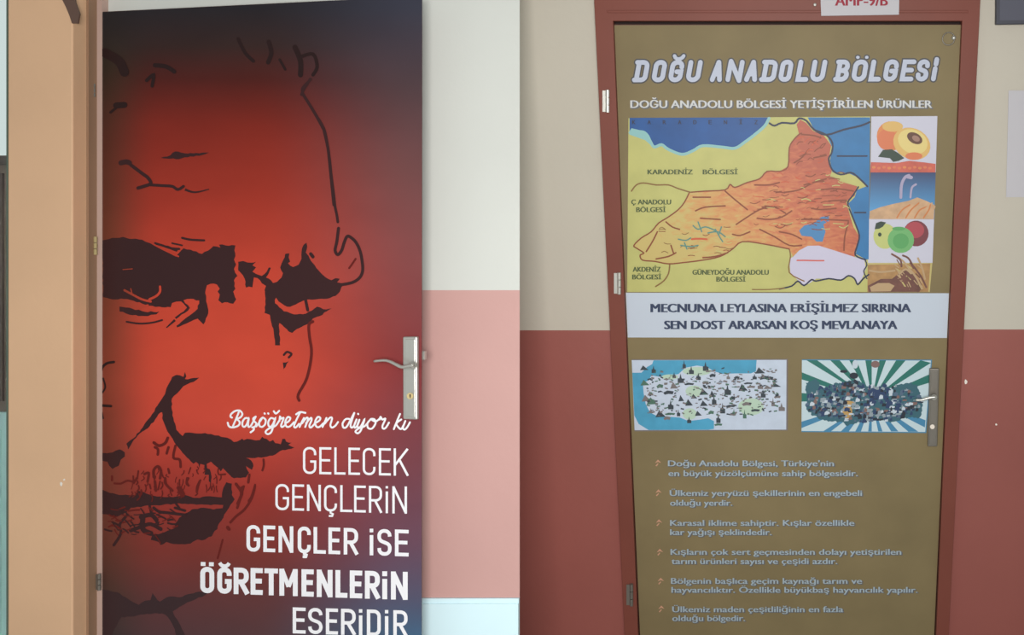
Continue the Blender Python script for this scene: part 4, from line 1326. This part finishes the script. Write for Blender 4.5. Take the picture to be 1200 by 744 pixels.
for (bx, by), lines in paras:
    mb = MB()
    for s_, a, b, base in lines:
        text(mb, RIGHT, s_, a, b, base, 7.4, g1, .8, 1, .9, .8)
        text(mb, RIGHT, s_, a, b, base, 7.2, g3, .3, 0)
    pr = mb.build('bullet_paragraph', [m_pale, m_shadow], reg)
    mb = MB()
    mb.poly(RIGHT, [(bx - 3, by + 1.6), (bx + .5, by - 2.6), (bx + 4.5, by + 1.4), (bx + .6, by + .2)], g2)
    mb.poly(RIGHT, [(bx - 2.4, by + 4.6), (bx + .5, by + 1.6), (bx + 1.2, by + 2.6), (bx - 1.2, by + 5.4)], g2 + .00004)
    mb.build('bullet_mark', m_bul, pr)

# ------------------------------------------------------------------ small things on the walls
FO = .0225
mb = MB()
sheet(mb, RIGHT, [(961, -16), (1054, -17), (1053.4, 17.2), (962.4, 18.6)], FO + .0035, 0, .0009)
sg = mb.build('class_sign', m_white)
tag(sg, 'white paper class sign with red letters above the right door', 'sign')
mb = MB()
text(mb, RIGHT, 'AMP-9/B', 979, 1040, 6.6, 13, FO + .0039, .6)
mb.build('sign_lettering', m_redink, sg)
mb = MB()
for r_, o_ in ((.0035, FO + .0002), (.0028, FO + .0022), (.0012, FO + .003)):
    pass
c = RIGHT.at(955, 5.5, FO + .0001)
mb.tube([c, c + RIGHT.n * .0016, c + RIGHT.n * .0028, c + RIGHT.n * .0034], [.0042, .0042, .0030, .0008], seg=14)
mb.build('screw', m_metal, frame_r)['label'] = 'tiny bright screw head beside the class sign'
# round eyelet at the top right corner of the gold poster
mb = MB()
c = RIGHT.at(1111.5, 45.5, GO + .0002)
n_ = RIGHT.n
ring = MB()
u_, v_ = Vector((1, 0, 0)), n_.cross(Vector((1, 0, 0)))
ring.tube([c + n_ * .0012 + (u_ * math.cos(t) + v_ * math.sin(t)) * .0165 for t in [2 * math.pi * i / 24 for i in range(25)]], .0016, seg=8, up=n_)
st_ = empty('door_stud', c)
ring.build('stud_ring', m_steel_dull, st_, smooth=True)
mb = MB()
c2 = RIGHT.at(1117.5, 44.5, GO + .0002)
mb.tube([c2, c2 + n_ * .004, c2 + n_ * .007, c2 + n_ * .0085], [.0062, .0062, .0045, .0012], seg=16)
mb.build('stud_head', m_metal, st_, smooth=True)
tag(st_, 'small round metal stud in the top right corner of the gold poster', 'stud')

mb = MB()
mb.prism(RIGHT, [(1168, -34), (1240, -34), (1238, 27.5), (1167.5, 28.5)], .02, .0195)
bd = mb.build('notice_board', m_board, bevel=.002)
tag(bd, 'dark grey notice board cut off at the top right corner', 'board')
mb = MB()
mb.prism(RIGHT, [(1172, -30), (1236, -30), (1234, 23.5), (1171.5, 24)], .0212, .001)
mb.build('board_panel', mat('dark_board_panel', rgb(80, 80, 92, KR), .6), bd)
mb = MB()
sheet(mb, RIGHT, [(1182, 106), (1242, 106), (1238, 231), (1179, 231)], .0022, 0, .0012)
tag(mb.build('notice_paper', m_white), 'pale sheet of paper on the beige wall at the right edge', 'paper')


def chip(plane, x, y, a, b, label, off):
    mb = MB()
    p = ellipse(x, y, a, b, 9)
    r = random.Random(int(x))
    p = [(x + (q[0] - x) * r.uniform(.7, 1.2), y + (q[1] - y) * r.uniform(.7, 1.2)) for q in p]
    mb.prism(plane, p, off, off - .0003)
    mb.build('paint_chip', m_chip, pier if plane is PIER else wall_r)['label'] = label


chip(RIGHT, 1131.8, 447.5, 1.7, 3.4, 'white chip in the red paint just right of the door frame', .0012)
chip(RIGHT, 1167.5, 497.5, 1.2, 1.2, 'tiny pale fleck on the red wall near the right edge', .0012)
chip(PIER, 71.5, 567, 1.8, 2.4, 'white chip in the tan pier left of the red door', .0012)
chip(PIER, 75, 562, 1.1, 1.1, 'tiny white fleck just above the chip in the tan pier', .0012)

# dark cabinet seen through the glass strip
mb = MB()
cz = EYE - (183 - PY) / F * 2.45
czb = EYE - (482 - PY) / F * 2.45
slab(mb, -2.62, -2.225, czb, cz - .025, 2.45, 2.75, 0)
slab(mb, -2.63, -2.215, cz - .025, cz, 2.44, 2.76, 1)
slab(mb, -2.60, -2.245, czb + .03, cz - .05, 2.442, 2.4495, 1)
cb = tag(empty('cabinet', (-2.42, 2.6, 0)))
mb.build('upper_cupboard', [mat('dark_brown_cabinet', rgb(140, 124, 114), .4, mottle=.1), mat('darker_cabinet_edge', rgb(112, 98, 92), .4)], cb)
mb = MB()
slab(mb, -2.62, -2.215, 0, czb - .0005, 2.43, 2.75, 0)
slab(mb, -2.60, -2.235, .08, czb - .05, 2.422, 2.4295, 0)
mb.build('base_reflection_block', mat('pale_teal_reflection', rgb(206, 240, 238), .25), cb)  # added base; its pale teal stands in for a bright reflection
tag(cb, 'cabinet with dark top and an added base coloured pale for a reflection, behind the glass at the far left edge', 'cabinet')

# words for the parts that look different from the rest of their thing
for o in bpy.data.objects:
    k = o.name.split('.')[0]
    t = {'verse_band': 'white band with two lines of dark capitals', 'region_map': 'printed map with orange region, yellow land and blue sea', 'apricot_photo': 'photo of two apricots on white',
         'wheat_photo': 'photo of blue sky over sandy wheat', 'apple_photo': 'photo of yellow, green and red apples on white', 'harvest_photo': 'photo of brown straw and seeds',
         'landmark_map_picture': 'picture of a pale country map dotted with landmarks', 'town_picture': 'picture of a crowded town before green and white rays', 'title': 'large pale slanted title with dark outline',
         'handwritten_line': 'white handwritten line', 'latch': 'small metal latch on the door edge', 'lock_cylinder': 'round lock cylinder'}.get(k)
    if t and o.parent is not None:
        o['label'] = t
for o in (hd, hd2):
    o['label'] = 'steel lever handle on a long upright plate'
